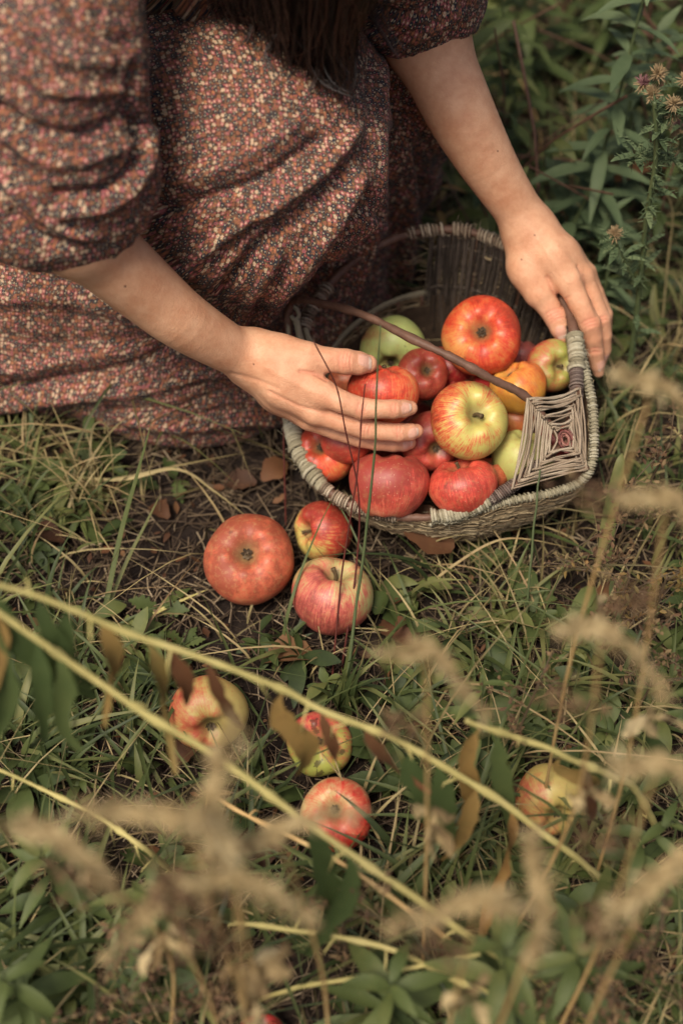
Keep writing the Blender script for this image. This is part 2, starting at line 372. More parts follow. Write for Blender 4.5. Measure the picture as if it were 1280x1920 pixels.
# ------------------------------------------------------------------ the person gathering apples
person = empty('person', (-.10, .30, 0), 'person in a brown floral dress crouching over the basket, one hand on an apple', 'person')
def J(pts): return [PD(*p[:3]) for p in pts], [p[3] for p in pts]
def body():
    G = []
    # arm on the viewer's left, palm and fingers round the apple
    aL = [(140, 425, 1.140, .0325), (180, 462, 1.165, .0325), (275, 545, 1.215, .0290), (342, 600, 1.245, .0262), (430, 654, 1.290, .0222), (472, 672, 1.308, .0212)]
    p, r = J(aL); q_ = spline(np.c_[np.array(p), r], 26); G.append((chain(q_[:, :3], q_[:, 3]), 0, .012))
    # upper arm and shoulder (inside the sleeve)
    SL = np.array([-.25, .17, .62]); SR = np.array([.075, .24, .63])
    G.append(([cone(SL, p[0], .045, .037)], 0, .02))
    palm = [([(478, 652, 1.302, .0165), (535, 700, 1.291, .0165), (604, 737, 1.287, .0130)]), ([(466, 676, 1.308, .0165), (530, 728, 1.300, .0165), (592, 770, 1.301, .0130)]),
            ([(462, 690, 1.318, .0155), (525, 740, 1.318, .0150), (580, 782, 1.320, .0120)]), ([(462, 690, 1.325, .0150), (520, 740, 1.336, .0150), (568, 778, 1.340, .0115)]),
            ([(485, 660, 1.302, .0165), (515, 668, 1.297, .0190), (570, 672, 1.290, .0140)])]
    pr = []
    for c in palm: p_, r_ = J(c); pr += chain(p_, r_)
    G.append((pr, .011, .014))
    fL = {'thumb': [(535, 668, 1.294, .0160), (582, 672, 1.288, .0128), (612, 674, 1.288, .0112), (648, 678, 1.290, .0116), (672, 681, 1.295, .0108), (690, 682, 1.299, .0084)],
          'index': [(604, 737, 1.287, .0124), (640, 753, 1.284, .0102), (677, 766, 1.287, .0100), (706, 767, 1.286, .0086), (737, 767, 1.289, .0086), (757, 766, 1.294, .0080), (769, 765, 1.297, .0066)],
          'middle': [(592, 772, 1.301, .0120), (640, 790, 1.302, .0098), (685, 804, 1.306, .0098), (716, 809, 1.308, .0086), (747, 811, 1.310, .0086), (768, 810, 1.314, .0080), (780, 808, 1.317, .0066)],
          'ring': [(580, 784, 1.320, .0112), (630, 806, 1.324, .0094), (675, 820, 1.328, .0094), (706, 828, 1.331, .0083), (737, 831, 1.334, .0082), (756, 831, 1.338, .0076), (767, 830, 1.341, .0064)],
          'little': [(568, 778, 1.340, .0100), (610, 800, 1.346, .0084), (645, 814, 1.352, .0082), (690, 824, 1.358, .0074), (712, 826, 1.362, .0060)]}
    for k, c in fL.items(): p_, r_ = J(c); G.append((chain(p_, r_), .0015, .0035 if k != 'thumb' else .009))
    # arm on the viewer's right, hand closed over the rim of the basket
    aR = [(795, 62, 1.33, .0365), (857, 200, 1.345, .0330), (898, 278, 1.36, .0290), (932, 335, 1.375, .0256), (968, 390, 1.392, .0232), (993, 430, 1.402, .0228)]
    p, r = J(aR); q_ = spline(np.c_[np.array(p), r], 26); G.append((chain(q_[:, :3], q_[:, 3]), 0, .0)); G.append(([cone(SR, p[0], .045, .038)], 0, .02))
    palm = [([(992, 436, 1.402, .0220), (1030, 478, 1.392, .0175), (1066, 528, 1.392, .0128)]), ([(998, 436, 1.404, .0200), (1050, 475, 1.402, .0165), (1090, 517, 1.404, .0118)]),
            ([(1002, 438, 1.412, .0180), (1056, 478, 1.420, .0150), (1097, 512, 1.424, .0105)]), ([(1000, 442, 1.420, .0160), (1050, 485, 1.436, .0140), (1092, 515, 1.444, .0100)]),
            ([(985, 450, 1.404, .0200), (985, 498, 1.402, .0170), (1008, 545, 1.402, .0130)]), ([(1000, 480, 1.405, .0170), (1040, 520, 1.408, .0110)])]
    pr = []
    for c in palm: p_, r_ = J(c); pr += chain(p_, r_)
    G.append((pr, .011, .016))
    fR = {'thumb': [(990, 515, 1.402, .0155), (1011, 553, 1.403, .0128), (1026, 573, 1.405, .0114), (1041, 594, 1.407, .0115), (1050, 615, 1.410, .0105), (1054, 630, 1.413, .0082)],
          'index': [(1066, 528, 1.392, .0128), (1086, 568, 1.396, .0112), (1104, 606, 1.402, .0114), (1110, 632, 1.410, .0096), (1114, 658, 1.420, .0088), (1119, 684, 1.430, .0074), (1121, 697, 1.435, .0060)],
          'middle': [(1090, 517, 1.404, .0112), (1108, 555, 1.410, .0098), (1125, 598, 1.418, .0098), (1130, 628, 1.428, .0085), (1130, 655, 1.440, .0080), (1124, 678, 1.450, .0064)],
          'ring': [(1097, 512, 1.424, .0100), (1115, 550, 1.432, .0088), (1131, 590, 1.440, .0088), (1131, 620, 1.452, .0078), (1126, 645, 1.464, .0064)],
          'little': [(1092, 515, 1.444, .0090), (1106, 548, 1.454, .0076), (1116, 580, 1.464, .0074), (1114, 610, 1.476, .0060)]}
    for k, c in fR.items(): p_, r_ = J(c); G.append((chain(p_, r_), .0015, .0035 if k != 'thumb' else .009))
    # torso, neck, head, all above the picture
    G.append(([cone(SL+[.05, 0, 0], SR-[.05, 0, 0], .055, .055), cone([-.085, .24, .60], [-.10, .42, .38], .10, .11), cone([-.10, .42, .38], [-.10, .50, .26], .11, .13)], .03, .03))
    nk = np.array([-.085, .215, .66]); hc = np.array([-.035, .15, .79])
    G.append(([cone(nk, hc-[.0, .0, .04], .048, .045)], 0, .03))
    f = np.array([.12, -.75, -.62]); f /= np.linalg.norm(f); s = np.array([1., .16, 0]); s -= f*(s@f); s /= np.linalg.norm(s); u = np.cross(s, f); u = u if u[2] > 0 else -u
    rot = np.array([s, f, u])
    def h(a, b, c): return hc+s*a+f*b+u*c
    G.append(([ell(h(0, -.01, .03), (.073, .092, .088), rot), ell(h(0, .035, -.035), (.052, .055, .075), rot)], .03, .02))
    G.append(([cone(h(0, .088, .012), h(0, .108, -.022), .008, .012), ell(h(0, .072, .022), (.05, .016, .012), rot), ell(h(0, .086, -.052), (.023, .010, .006), rot), ell(h(0, .083, -.062), (.019, .011, .006), rot), ell(h(0, .078, -.088), (.02, .018, .016), rot)], .006, .012))
    G.append(([ell(h(.076, -.005, -.005), (.008, .017, .03), rot), ell(h(-.076, -.005, -.005), (.008, .017, .03), rot)], 0, .006))
    V, Q = implicit(G, .0012)
    N = vnormals(V, Q); nail = np.zeros(len(V)); tip = np.zeros(len(V)); red = np.zeros(len(V)); mole = np.zeros(len(V)); disp = np.zeros(len(V))
    # fingernails: (centre, direction along the finger, outward side, half length, half width)
    px, py, d = proj(V)
    def nail_at(x, y, dd, dirpx, side, hl, hw):
        c = PD(x, y, dd); a = RT*dirpx[0]-UP*dirpx[1]; a /= np.linalg.norm(a); n = np.asarray(side, float); n = n-a*(n@a); n /= np.linalg.norm(n); bdir = np.cross(a, n)
        q = V-c; la, lb, ln = q@a, q@bdir, q@n; facing = N@n
        m = (np.abs(la)/hl)**4+(np.abs(lb)/hw)**4; on = (m < 1) & (np.abs(ln) < .02) & (facing > .25) & (np.linalg.norm(q, axis=1) < .02)
        nail[on] = 1; disp[on] += .0003; tip[on & (la > hl*.55)] = 1
        rimm = (m >= 1) & (m < 1.9) & (facing > .15) & (np.linalg.norm(q, axis=1) < .02); disp[rimm] -= .00035; red[rimm] = .5
    nail_at(684, 679, 1.290, (1, .03), camdir(0, .35, 1), .0062, .0058)
    nail_at(762, 766, 1.286, (1, -.12), camdir(.25, -.75, 1), .0050, .0042)
    nail_at(775, 811, 1.308, (1, -.1), camdir(.25, -.85, 1), .0050, .0042)
    nail_at(764, 833, 1.332, (1, -.05), camdir(.2, -.9, 1), .0048, .0042)
    nail_at(1051, 623, 1.402, (.35, 1), camdir(-.15, -.1, 1), .0062, .0054)
    nail_at(1121, 688, 1.424, (.12, 1), camdir(1, -.2, .6), .0052, .0042)
    nail_at(1126, 672, 1.440, (-.2, 1), camdir(1, -.2, .4), .0048, .0040)
    # knuckle creases and redness
    def crease(x, y, dd, dirpx, wid, n=3, sp=.0032, amp=.0010):
        c = PD(x, y, dd); a = RT*dirpx[0]-UP*dirpx[1]; a /= np.linalg.norm(a); q = V-c; r_ = np.linalg.norm(q, axis=1); la = q@a
        lat = q@np.cross(a, FW); near = np.exp(-(r_/wid)**4)
        for i in range(n): o_ = (i-(n-1)/2)*sp; g_ = near*np.exp(-((la-o_-14*lat**2)/.0009)**2); disp[:] -= amp*g_; red[:] = np.maximum(red, 1.5*g_)
        red[:] = np.maximum(red, .8*np.exp(-(r_/(wid*1.1))**2))
    crease(646, 677, 1.279, (1, .05), .012, 4); crease(677, 766, 1.277, (1, .3), .009, 3); crease(738, 766, 1.28, (1, 0), .008, 2); crease(685, 804, 1.296, (1, .25), .009, 3); crease(747, 810, 1.302, (1, 0), .008, 2)
    crease(1040, 590, 1.396, (.45, 1), .012, 4); crease(1104, 606, 1.392, (.35, 1), .010, 3); crease(1114, 657, 1.412, (.1, 1), .008, 2); crease(1127, 598, 1.41, (.3, 1), .009, 2)
    def line(pts, wd, amp, rd=0):
        d2 = np.full(len(V), 1e9)
        for (x0, y0), (x1, y1) in zip(pts[:-1], pts[1:]):
            ax, ay = x1-x0, y1-y0; t = np.clip(((px-x0)*ax+(py-y0)*ay)/(ax*ax+ay*ay), 0, 1); d2 = np.minimum(d2, (px-x0-t*ax)**2+(py-y0-t*ay)**2)
        g = np.exp(-d2/wd**2)*(N@(-FW) > 0); disp[:] += amp*g
        if rd: red[:] = np.maximum(red, rd*np.exp(-d2/(wd*2)**2))
    line([(563, 696), (588, 700), (612, 712)], 3.0, -.0016, .9); line([(600, 690), (625, 722)], 4, -.0006, .4)
    line([(432, 700), (480, 712), (520, 728)], 4, -.0008, .2); line([(505, 735), (560, 762), (620, 778), (668, 790)], 3.5, -.0012, .5)
    line([(1025, 520), (1038, 548), (1058, 568)], 3.0, -.0016, .6); line([(1052, 574), (1058, 562), (1066, 556)], 2.5, -.0009, .5)
    line([(1082, 500), (1102, 545), (1118, 590)], 3.5, -.0012, .3)
    # tendons on the backs of the hands
    line([(1010, 450), (1040, 495), (1062, 528)], 5, .0007); line([(1030, 445), (1062, 482), (1088, 515)], 5, .0007); line([(500, 690), (545, 715), (596, 738)], 6, .0006)
    for x, y, s_ in [(235, 537, 2.4), (977, 487, 1.7), (1002, 441, 1.5), (475, 683, 1.6), (932, 283, 1.6)]:
        mole = np.maximum(mole, ((px-x)**2+(py-y)**2 < s_**2)*1.0*(d < 1.47))
    hands = np.maximum(np.clip((px-900)/300, 0, 1)*np.clip((py-380)/200, 0, 1), np.clip((px-430)/200, 0, 1)*(py > 600)); red = np.maximum(red, .32*hands)
    V = V+N*smooth_field(V, Q, disp, 1)[:, None]
    nail = smooth_field(V, Q, nail, 1); tip = smooth_field(V, Q, tip, 1)
    o = mesh_from('body', V, Q, M['skin'], {'nail': nail, 'nailtip': tip*nail, 'red': red, 'mole': mole}, person)
    # eyes as two small spheres set in the face
    for sx in (-1, 1):
        mb = MB(); c = h(sx*.030, .071, .008); k = 12; vs = []; fs = []
        for i in range(k+1):
            for j in range(k): a, b_ = math.pi*i/k, 2*math.pi*j/k; vs.append(c+.0125*np.array([math.sin(a)*math.cos(b_), math.sin(a)*math.sin(b_), math.cos(a)]))
        for i in range(k):
            for j in range(k): fs.append((i*k+j, (i+1)*k+j, (i+1)*k+(j+1) % k, i*k+(j+1) % k))
        mb.add(vs, fs); mb.build('eye', M['eye'], person)
    return hc, rot, SL, SR, h
m_, t_, N_, L_, b_ = newmat('eye'); b_.inputs['Base Color'].default_value = (.3, .25, .22, 1); b_.inputs['Roughness'].default_value = .1; M['eye'] = m_
HC, HROT, SHL, SHR, Hh = body()

def polydist(px, py, pts):
    d2 = np.full(len(px), 1e9)
    for (x0, y0), (x1, y1) in zip(pts[:-1], pts[1:]):
        ax, ay = x1-x0, y1-y0; t = np.clip(((px-x0)*ax+(py-y0)*ay)/(ax*ax+ay*ay), 0, 1); d2 = np.minimum(d2, (px-x0-t*ax)**2+(py-y0-t*ay)**2)
    return np.sqrt(d2)
def crv(pts): return [tuple(q) for q in spline([(a, b, 0) for a, b in pts], 24)[:, :2]]
def cloth(name, groups, folds, vox=.003, cut=None, nz=.004, nsc=14, uaxis=None, stretch=(1, 1, 1), zmin=None, fs=1.0):
    V, Q = implicit(groups, vox, cut, zmin); N = vnormals(V, Q); px, py, d = proj(V)
    disp = np.zeros(len(V)); N0 = N.copy()
    for pts, wd, amp in folds:
        q = polydist(px, py, crv(pts)); g = np.exp(-(q/wd)**2)
        if amp > 0: g = g*1.35-.35*np.exp(-(q/(wd*2.2))**2)
        disp += amp*g*fs
    st = np.array(stretch); 
    nn = np.array([mnoise.noise(Vector(v)) for v in (V*st*nsc)]); n2 = np.array([mnoise.noise(Vector(v)) for v in (V*st*nsc*2.7+7)])
    disp += nz*nn+nz*.4*(1-2*np.abs(n2))
    if zmin is not None: disp *= np.clip((V[:, 2]-zmin)/.01, .0, 1)
    # print coordinates: distances along the cloth measured round its long axis
    V2 = V+smooth_field(V, Q, N, 2)*disp[:, None]
    if uaxis is None:
        e1 = np.array([1, 0, 0.]); e2 = np.array([0, .62, .78]); uv = np.stack([V@e1+.35*(V@np.array([0, .78, -.62])), V@e2, np.zeros(len(V))], 1)
        uv[:, 0] += .25*disp; uv[:, 1] += .012*np.sin(V[:, 0]*18)
    else:
        a, b, rad = uaxis; ax = (b-a)/np.linalg.norm(b-a); q = V-a; l = q@ax; r0 = np.cross(ax, FW); r0 /= np.linalg.norm(r0); r1 = np.cross(ax, r0)
        th = np.arctan2(q@r0, -(q@r1)) if (r1@FW) > 0 else np.arctan2(q@r0, q@r1)
        uv = np.stack([th*rad, l+.5*disp, np.zeros(len(V))], 1)
    if SHOWN_ONLY: pass
    return mesh_from(name, V2, Q, M['fabric'], {}, person, {'cloth': uv})
SHOWN_ONLY = False
Kn = np.array([-.080, .135, .335])
skirt_groups = [
    ([cone([-.10, .50, .32], Kn, .150, .110)], 0, 0),
    ([cone(Kn+[0, .01, 0], [-.150, .215, .16], .105, .100), cone([-.150, .215, .16], [-.165, .215, .0], .100, .105)], .04, .05),
    ([cone([-.065, .20, .33], [-.050, .285, .2], .100, .097), cone([-.050, .285, .2], [-.055, .300, .0], .097, .105)], .04, .03),
    ([cone([-.22, .50, .28], [-.33, .24, .13], .14, .105), ell([-.33, .235, .05], (.22, .125, .085)), ell([-.16, .20, .02], (.14, .12, .075)), ell([-.52, .28, .05], (.22, .14, .09))], .04, .04),
    ([cone([.0, .50, .32], [.018, .36, .27], .13, .098), cone([.018, .37, .27], [-.015, .40, .0], .098, .115)], .03, .02)]
skirt_folds = [
    # folds from the knee down to the left
    ([(660, 250), (600, 320), (520, 380), (430, 440), (330, 520)], 16, .010), ([(640, 330), (580, 390), (500, 450), (420, 540)], 12, -.012),
    ([(668, 330), (620, 420), (560, 500), (490, 590)], 16, .010), ([(690, 370), (650, 450), (590, 540), (545, 620)], 12, -.011),
    ([(600, 260), (500, 330), (400, 370), (300, 400)], 12, -.010), ([(560, 230), (470, 290), (380, 330), (290, 350)], 16, .006),
    ([(520, 480), (470, 560), (440, 640)], 12, .007), ([(480, 420), (400, 480), (330, 500)], 11, -.008),
    ([(700, 420), (672, 520), (640, 600), (610, 700)], 14, .010), ([(712, 480), (700, 600), (690, 700)], 11, -.010), ([(590, 560), (570, 650), (560, 780)], 12, -.010),
    ([(712, 110), (716, 250), (712, 420)], 9, .005), ([(690, 120), (694, 240), (680, 330)], 8, -.004),
    # right hand fall of cloth
    ([(740, 130), (800, 240), (850, 330)], 10, .006), ([(735, 180), (780, 300), (810, 420)], 12, -.010), ([(770, 250), (770, 380), (760, 520)], 12, .009), ([(735, 260), (742, 400), (735, 560)], 10, -.012),
    ([(830, 330), (820, 430), (800, 540)], 10, .008), ([(800, 350), (790, 460), (775, 560)], 9, -.009),
    # swags along the ground
    ([(-20, 560), (120, 560), (260, 600), (400, 690)], 16, 0.0056), ([(-20, 610), (60, 640), (200, 640), (330, 650)], 12, -0.0037),
    ([(-20, 735), (90, 715), (230, 690), (360, 645), (440, 640)], 9, -0.0099), ([(-20, 700), (100, 680), (220, 660)], 12, 0.0050),
    ([(-10, 765), (100, 745), (260, 735), (380, 700), (480, 700)], 13, 0.0087), ([(200, 775), (330, 765), (430, 735), (530, 740)], 9, -0.0081),
    ([(240, 790), (360, 800), (470, 790), (540, 790)], 11, 0.0074), ([(330, 790), (430, 770), (530, 765)], 8, -0.0050), ([(0, 690), (30, 720), (70, 730)], 7, -0.0050), ([(0, 500), (90, 520), (200, 540)], 14, -0.0074)]
cloth('skirt', skirt_groups, skirt_folds, .0032, nz=.005, nsc=11, stretch=(1.5, 1, .8), zmin=.002)
cloth('bodice', [([cone(SHL+[.03, .03, 0], SHR+[-.03, .02, 0], .085, .085), cone([-.09, .27, .57], [-.10, .42, .38], .145, .145), cone([-.10, .42, .38], [-.10, .52, .26], .145, .17)], .04, 0)],
      [([(300, -40), (330, 40), (420, 90)], 14, -.012), ([(260, 10), (300, 90), (420, 120)], 14, .009), ([(420, 20), (380, 90), (300, 110)], 10, -.010), ([(700, 90), (760, 160)], 10, -.008), ([(330, 10), (420, 50), (520, 60)], 12, .008)],
      .004, cut=[([cone(np.array([-.085, .215, .64]), HC, .058, .07)], 0, 0)], nz=.006, nsc=12)
eL = PD(140, 430, 1.140)
cloth('sleeve', [([cone(SHL+[.02, .03, .0], PD(85, 120, 1.085), .088, .070), cone(PD(85, 120, 1.085), PD(120, 300, 1.125), .070, .063), cone(PD(120, 300, 1.125), PD(130, 395, 1.15), .066, .042)], .03, 0),
                 ([ell(PD(145, 388, 1.14), (.052, .045, .034)), ell(PD(85, 394, 1.138), (.052, .050, .037)), ell(PD(208, 338, 1.13), (.030, .036, .034)), ell(PD(20, 350, 1.13), (.05, .05, .05))], .02, .03), ([cone(PD(140, 400, 1.15), PD(160, 418, 1.160), .040, .0375)], 0, .012)],
      [([(278, 250), (268, 320), (210, 380), (110, 400)], 13, .010), ([(262, 230), (250, 310), (200, 352), (110, 362)], 10, -.014), ([(250, 130), (245, 190), (262, 250)], 9, -.012),
       ([(10, 250), (80, 300), (160, 300), (240, 270)], 14, .008), ([(0, 200), (70, 240), (160, 250), (240, 210)], 12, -.008), ([(0, 330), (60, 390), (120, 430), (180, 440)], 11, .009), ([(20, 400), (70, 440), (130, 462)], 7, -.008),
       ([(40, 60), (110, 110), (200, 120)], 14, .007), ([(120, 0), (170, 60), (240, 80)], 12, -.008), ([(30, 120), (100, 170), (220, 170)], 12, .007)],
      .0026, fs=.75, cut=[([cone(PD(158, 440, 1.157), PD(230, 505, 1.19), .0355, .0375)], 0, 0)], nz=.004, nsc=18, )
eR = PD(795, 62, 1.33)
cloth('sleeve', [([cone(SHR, PD(770, -60, 1.28), .080, .062), cone(PD(770, -60, 1.28), PD(796, 30, 1.322), .062, .046)], .02, 0), ([ell(PD(745, 20, 1.32), (.05, .045, .03)), ell(PD(830, -5, 1.32), (.04, .04, .03))], .01, .02)],
      [([(690, 60), (760, 75), (860, 20)], 10, .006), ([(700, 20), (780, 30), (870, -20)], 9, -.009), ([(690, 0), (780, -10)], 10, .006)],
      .0026, cut=[([cone(PD(780, 20, 1.32), PD(840, 150, 1.345), .0395, .040)], 0, 0)], nz=.003, nsc=22, )
# hair: a cap on the head and long strands hanging between the arms
def hair():
    mb = MB(); rg = np.random.default_rng(3); CL = [(rg.normal(0, 1), rg.normal(0, 1), rg.uniform(6, 12), rg.uniform(0, 6.28), rg.uniform(.35, 1), rg.random()) for _ in range(46)]
    for i in range(2600):
        th = rg.uniform(0, 2*math.pi); ph = rg.uniform(.0, 1.25)
        loc = np.array([math.sin(ph)*math.cos(th)*.078, -.02+math.sin(ph)*math.sin(th)*.095, .035+math.cos(ph)*.092]); 
        if loc[1] > .07: continue
        root = HC+HROT.T@loc
        side = loc[0]/.078
        if loc[1] > -.01 or i % 3:   # falls forward over the shoulder
            ci = int((side*.5+.5)*40)+rg.integers(0, 6); cl = CL[min(45, max(0, ci))]; tx = 572+(ci-22)*4.6+cl[0]*16+rg.normal(0, 4); ln = min(1.08, cl[4]*rg.uniform(.72, 1.08)+.03); ty = -80+235*ln+(25 if tx > 560 else -abs(tx-560)*.45)
            tipp = PD(tx, ty, 1.185+cl[1]*.012+rg.normal(0, .004)); mid = (root+tipp)/2+np.array([side*.03+rg.normal(0, .008), -.05+rg.normal(0, .01), .02]); m1 = root+HROT.T@np.array([side*.03, .06-.02*rg.random(), .01])+[0, 0, -.03]
            m3 = tipp*.7+mid*.3+rg.normal(0, .010, 3); curl = rg.normal(0, .010, 3)
            C = spline([root, m1, mid, m3, tipp+curl], 16)
            s = np.linspace(0, 1, 16)[:, None]; C = C+s**1.5*.011*np.sin(s*cl[2]+cl[3]+rg.normal(0, .15))*np.array([1, .4*cl[1], 0])
        else:
            C = spline([root, root+HROT.T@np.array([0, -.05, -.05]), root+np.array([rg.normal(0, .03), .10, -.18]), root+np.array([rg.normal(0, .03), .16, -.33])], 12)
        tube(mb, C, np.linspace(.0008, .0003, len(C)), 3, at=rg.random(), cap=False)
    # curled locks that stand out from the mass
    locks = [[(590, -40), (612, 60), (604, 100), (622, 150), (655, 172), (668, 140), (664, 80), (655, 10)], [(690, -50), (700, 20), (722, 60), (745, 100)],
             [(560, -40), (570, 80), (600, 150), (660, 180)], [(640, -40), (646, 60), (640, 100), (650, 128)], [(610, 0), (630, 90), (648, 125)], [(500, -40), (520, 60), (500, 100), (516, 140)], [(440, -40), (470, 40), (455, 80)], [(600, -20), (575, 60), (600, 120), (585, 165)]]
    for L_ in locks:
        for j in range(9):
            o = rg.normal(0, 5, 2); dd = 1.17+rg.normal(0, .008); top = HC+HROT.T@np.array([.06, .0, -.02])
            C = spline([top]+[PD(x+o[0]+rg.normal(0, 2), y+o[1]+rg.normal(0, 2), dd) for x, y in L_], 34); tube(mb, C, np.linspace(.0008, .0004, 34), 3, at=rg.uniform(.6, 1), cap=False)
    mb.build('hair', M['hair'], person)
    V, Q = implicit([([ell(HC+HROT.T@np.array([0, -.022, .04]), (.079, .096, .090), HROT)], 0, 0)], .004, cut=[([ell(HC+HROT.T@np.array([0, .10, -.03]), (.07, .075, .09), HROT)], 0, 0)])
    mesh_from('hair', V, Q, M['hair'], {'rnd': np.full(len(V), .3)}, person)
hair()

# ------------------------------------------------------------------ the basket
rim_px = [(545, 780, .100), (562, 850, .092), (602, 908, .086), (660, 948, .082), (740, 968, .082), (830, 968, .086), (900, 946, .096), (950, 918, .106), (1008, 872, .118), (1052, 828, .126), (1076, 770, .138), (1080, 705, .148),
          (1078, 645, .155), (1064, 585, .160), (1022, 510, .168), (945, 458, .172), (860, 431, .172), (770, 438, .168), (700, 466, .162), (640, 510, .154), (600, 556, .146), (568, 615, .134), (548, 700, .116)]
RIM = spline([P(*p) for p in rim_px], 400, True)
def rim_at(px_i): return int(px_i/len(rim_px)*400) % 400
bk = empty('basket', (.09, .09, 0), 'oval wicker basket full of apples with cord wrapped rim and thin twig handle', 'basket')
def seg(i0, i1, C=RIM):
    a, b_ = rim_at(i0), rim_at(i1)
    if b_ <= a: b_ += 400
    return C[[k % 400 for k in range(a, b_+1)]]
def build_basket():
    rg = np.random.default_rng(11)
    mb = MB(); rr = .0042+.0006*np.sin(np.arange(400)*.21)+.0003*rg.standard_normal(400); tube(mb, RIM, rr, 8, True); mb.build('rim', M['twig'], bk)
    # handle: twig from the left post to the woven diamond
    hp = [P(548, 700, .115), P(541, 620, .145), P(543, 578, .165), P(556, 562, .178), P(600, 568, .190), P(680, 590, .205), P(770, 634, .210), P(850, 672, .205), P(920, 710, .190), P(990, 748, .165), P(1052, 826, .130)]
    mb = MB(); C = spline(hp, 90); tube(mb, C, .0040+.0004*np.sin(np.arange(90)*.5)+.0003*rg.standard_normal(90), 8); 
    for q in (18, 33, 47, 61): tube(mb, [C[q], C[q]+np.array([.001, 0, .003])], [.0045, .002], 6)
    mb.build('handle', M['twig'], bk)
    # outer hoop that carries the side by the diamond
    hoop = spline([P(1084, 640, .150), P(1098, 700, .146), P(1110, 760, .138), P(1113, 820, .128), P(1108, 872, .115), P(1085, 905, .102), P(1030, 925, .096), P(960, 938, .095), P(900, 955, .092)], 70)
    mb = MB(); tube(mb, hoop, .0034, 7, lump=.1)
    for i in range(1, 68, 1):
        c = hoop[i]; T = hoop[i+1]-hoop[i-1]; T /= np.linalg.norm(T); n = np.cross(T, [0, 0, 1.]); n /= np.linalg.norm(n); b_ = np.cross(T, n); a = np.linspace(0, 2*math.pi, 9)
        tube(mb, c+.0042*(np.cos(a)[:, None]*n+np.sin(a)[:, None]*b_)+T*(a[:, None]/6.28*.003+rg.normal(0, .0004)), .0011, 4, at=rg.random())
    mb.build('hoop', M['rope'], bk)
    # coils of cord round the rim
    def wrap(C, rad, tr, pitch, mat, jit=.3, name='wrapping', gaps=()):
        mb = MB(); Ls = np.concatenate([[0], np.cumsum(np.linalg.norm(np.diff(C, axis=0), axis=1))]); tot = Ls[-1]; turns = max(2, int(tot/pitch)); T, N, B = frames(C)
        u = np.linspace(0, 1, turns*12); L_ = u*tot; I = [np.interp(L_, Ls, X[:, k]) for X in (C, N, B) for k in range(3)]; c = np.array(I[:3]).T; n = np.array(I[3:6]).T; b_ = np.array(I[6:9]).T
        th = u*turns*2*math.pi; rj = rad*(1+.06*np.repeat(rg.standard_normal(turns), 12)*jit*3)
        X = c+rj[:, None]*(np.cos(th)[:, None]*n+np.sin(th)[:, None]*b_)
        for t in range(turns):
            if any(g0 < t/turns < g1 for g0, g1 in gaps): continue
            k0, k1 = t*12, min(t*12+13, len(X)); sh = rg.normal(0, pitch*.12*jit*3, 3)
            tube(mb, X[k0:k1]+sh*.4, tr*rg.uniform(.8, 1.15), 5, at=rg.random())
            if jit >= .5:
                for z_ in range(4):
                    q0 = X[rg.integers(k0, k1)]; d0 = rg.normal(0, 1, 3); d0 /= np.linalg.norm(d0); tube(mb, spline([q0, q0+d0*.003, q0+d0*.004+rg.normal(0, .003, 3)], 5), .0003, 3, at=rg.random(), cap=False)
        return mb.build(name, mat, bk)
    wrap(seg(0-.9, 2.1), .0070, .0022, .0036, M['rope'], .5)
    wrap(seg(1.9, 2.9), .0056, .0013, .0027, M['cord'], .3, gaps=((.40, .50),)); wrap(seg(2.95, 3.45), .0056, .0013, .0026, M['cord']); wrap(seg(3.62, 4.05), .0056, .0013, .0026, M['cord'])
    wrap(seg(4.75, 6.3), .0066, .0018, .0026, M['rope'], .7); wrap(seg(6.25, 8.1), .0055, .0010, .0021, M['darkwrap'], .4)
    wrap(seg(10.3, 11.3), .0060, .0011, .0022, M['darkwrap'], .4); wrap(seg(11.2, 12.3), .0074, .0019, .0027, M['rope'], .7)
    wrap(seg(14.3, 15.6), .0056, .0016, .0036, M['cord'], .5, gaps=((.42, .5),)); wrap(seg(15.75, 17.1), .0058, .0017, .0040, M['cord'], .6, gaps=((.3, .38), (.78, .84)))
    wrap(seg(19.6, 20.15), .0060, .0014, .0034, M['cord'], .5); wrap(seg(20.4, 21.0), .0060, .0014, .0034, M['cord'], .5)
    # loop of cord at the left post
    mb = MB(); tube(mb, spline([P(542, 640, .14), P(540, 590, .158), P(546, 574, .166), P(556, 580, .166), P(560, 592, .160), P(553, 600, .158), P(546, 592, .160)], 30), .0022, 6); tube(mb, spline([P(556, 600, .158), P(566, 640, .142), P(590, 655, .13)], 12), .0035, 6, lump=.2)
    tube(mb, spline([P(572, 615, .140), P(585, 645, .13), P(620, 662, .12)], 12), .003, 6, lump=.2); mb.build('cord_loop', M['rope'], bk)
    # woven diamond: cord wound round four spokes
    cen = P(1056, 826, .128); cor = [P(991, 748, .166), P(1084, 730, .152), P(1099, 880, .116), P(962, 912, .112)]
    mb = MB(); last = None; nw = 15
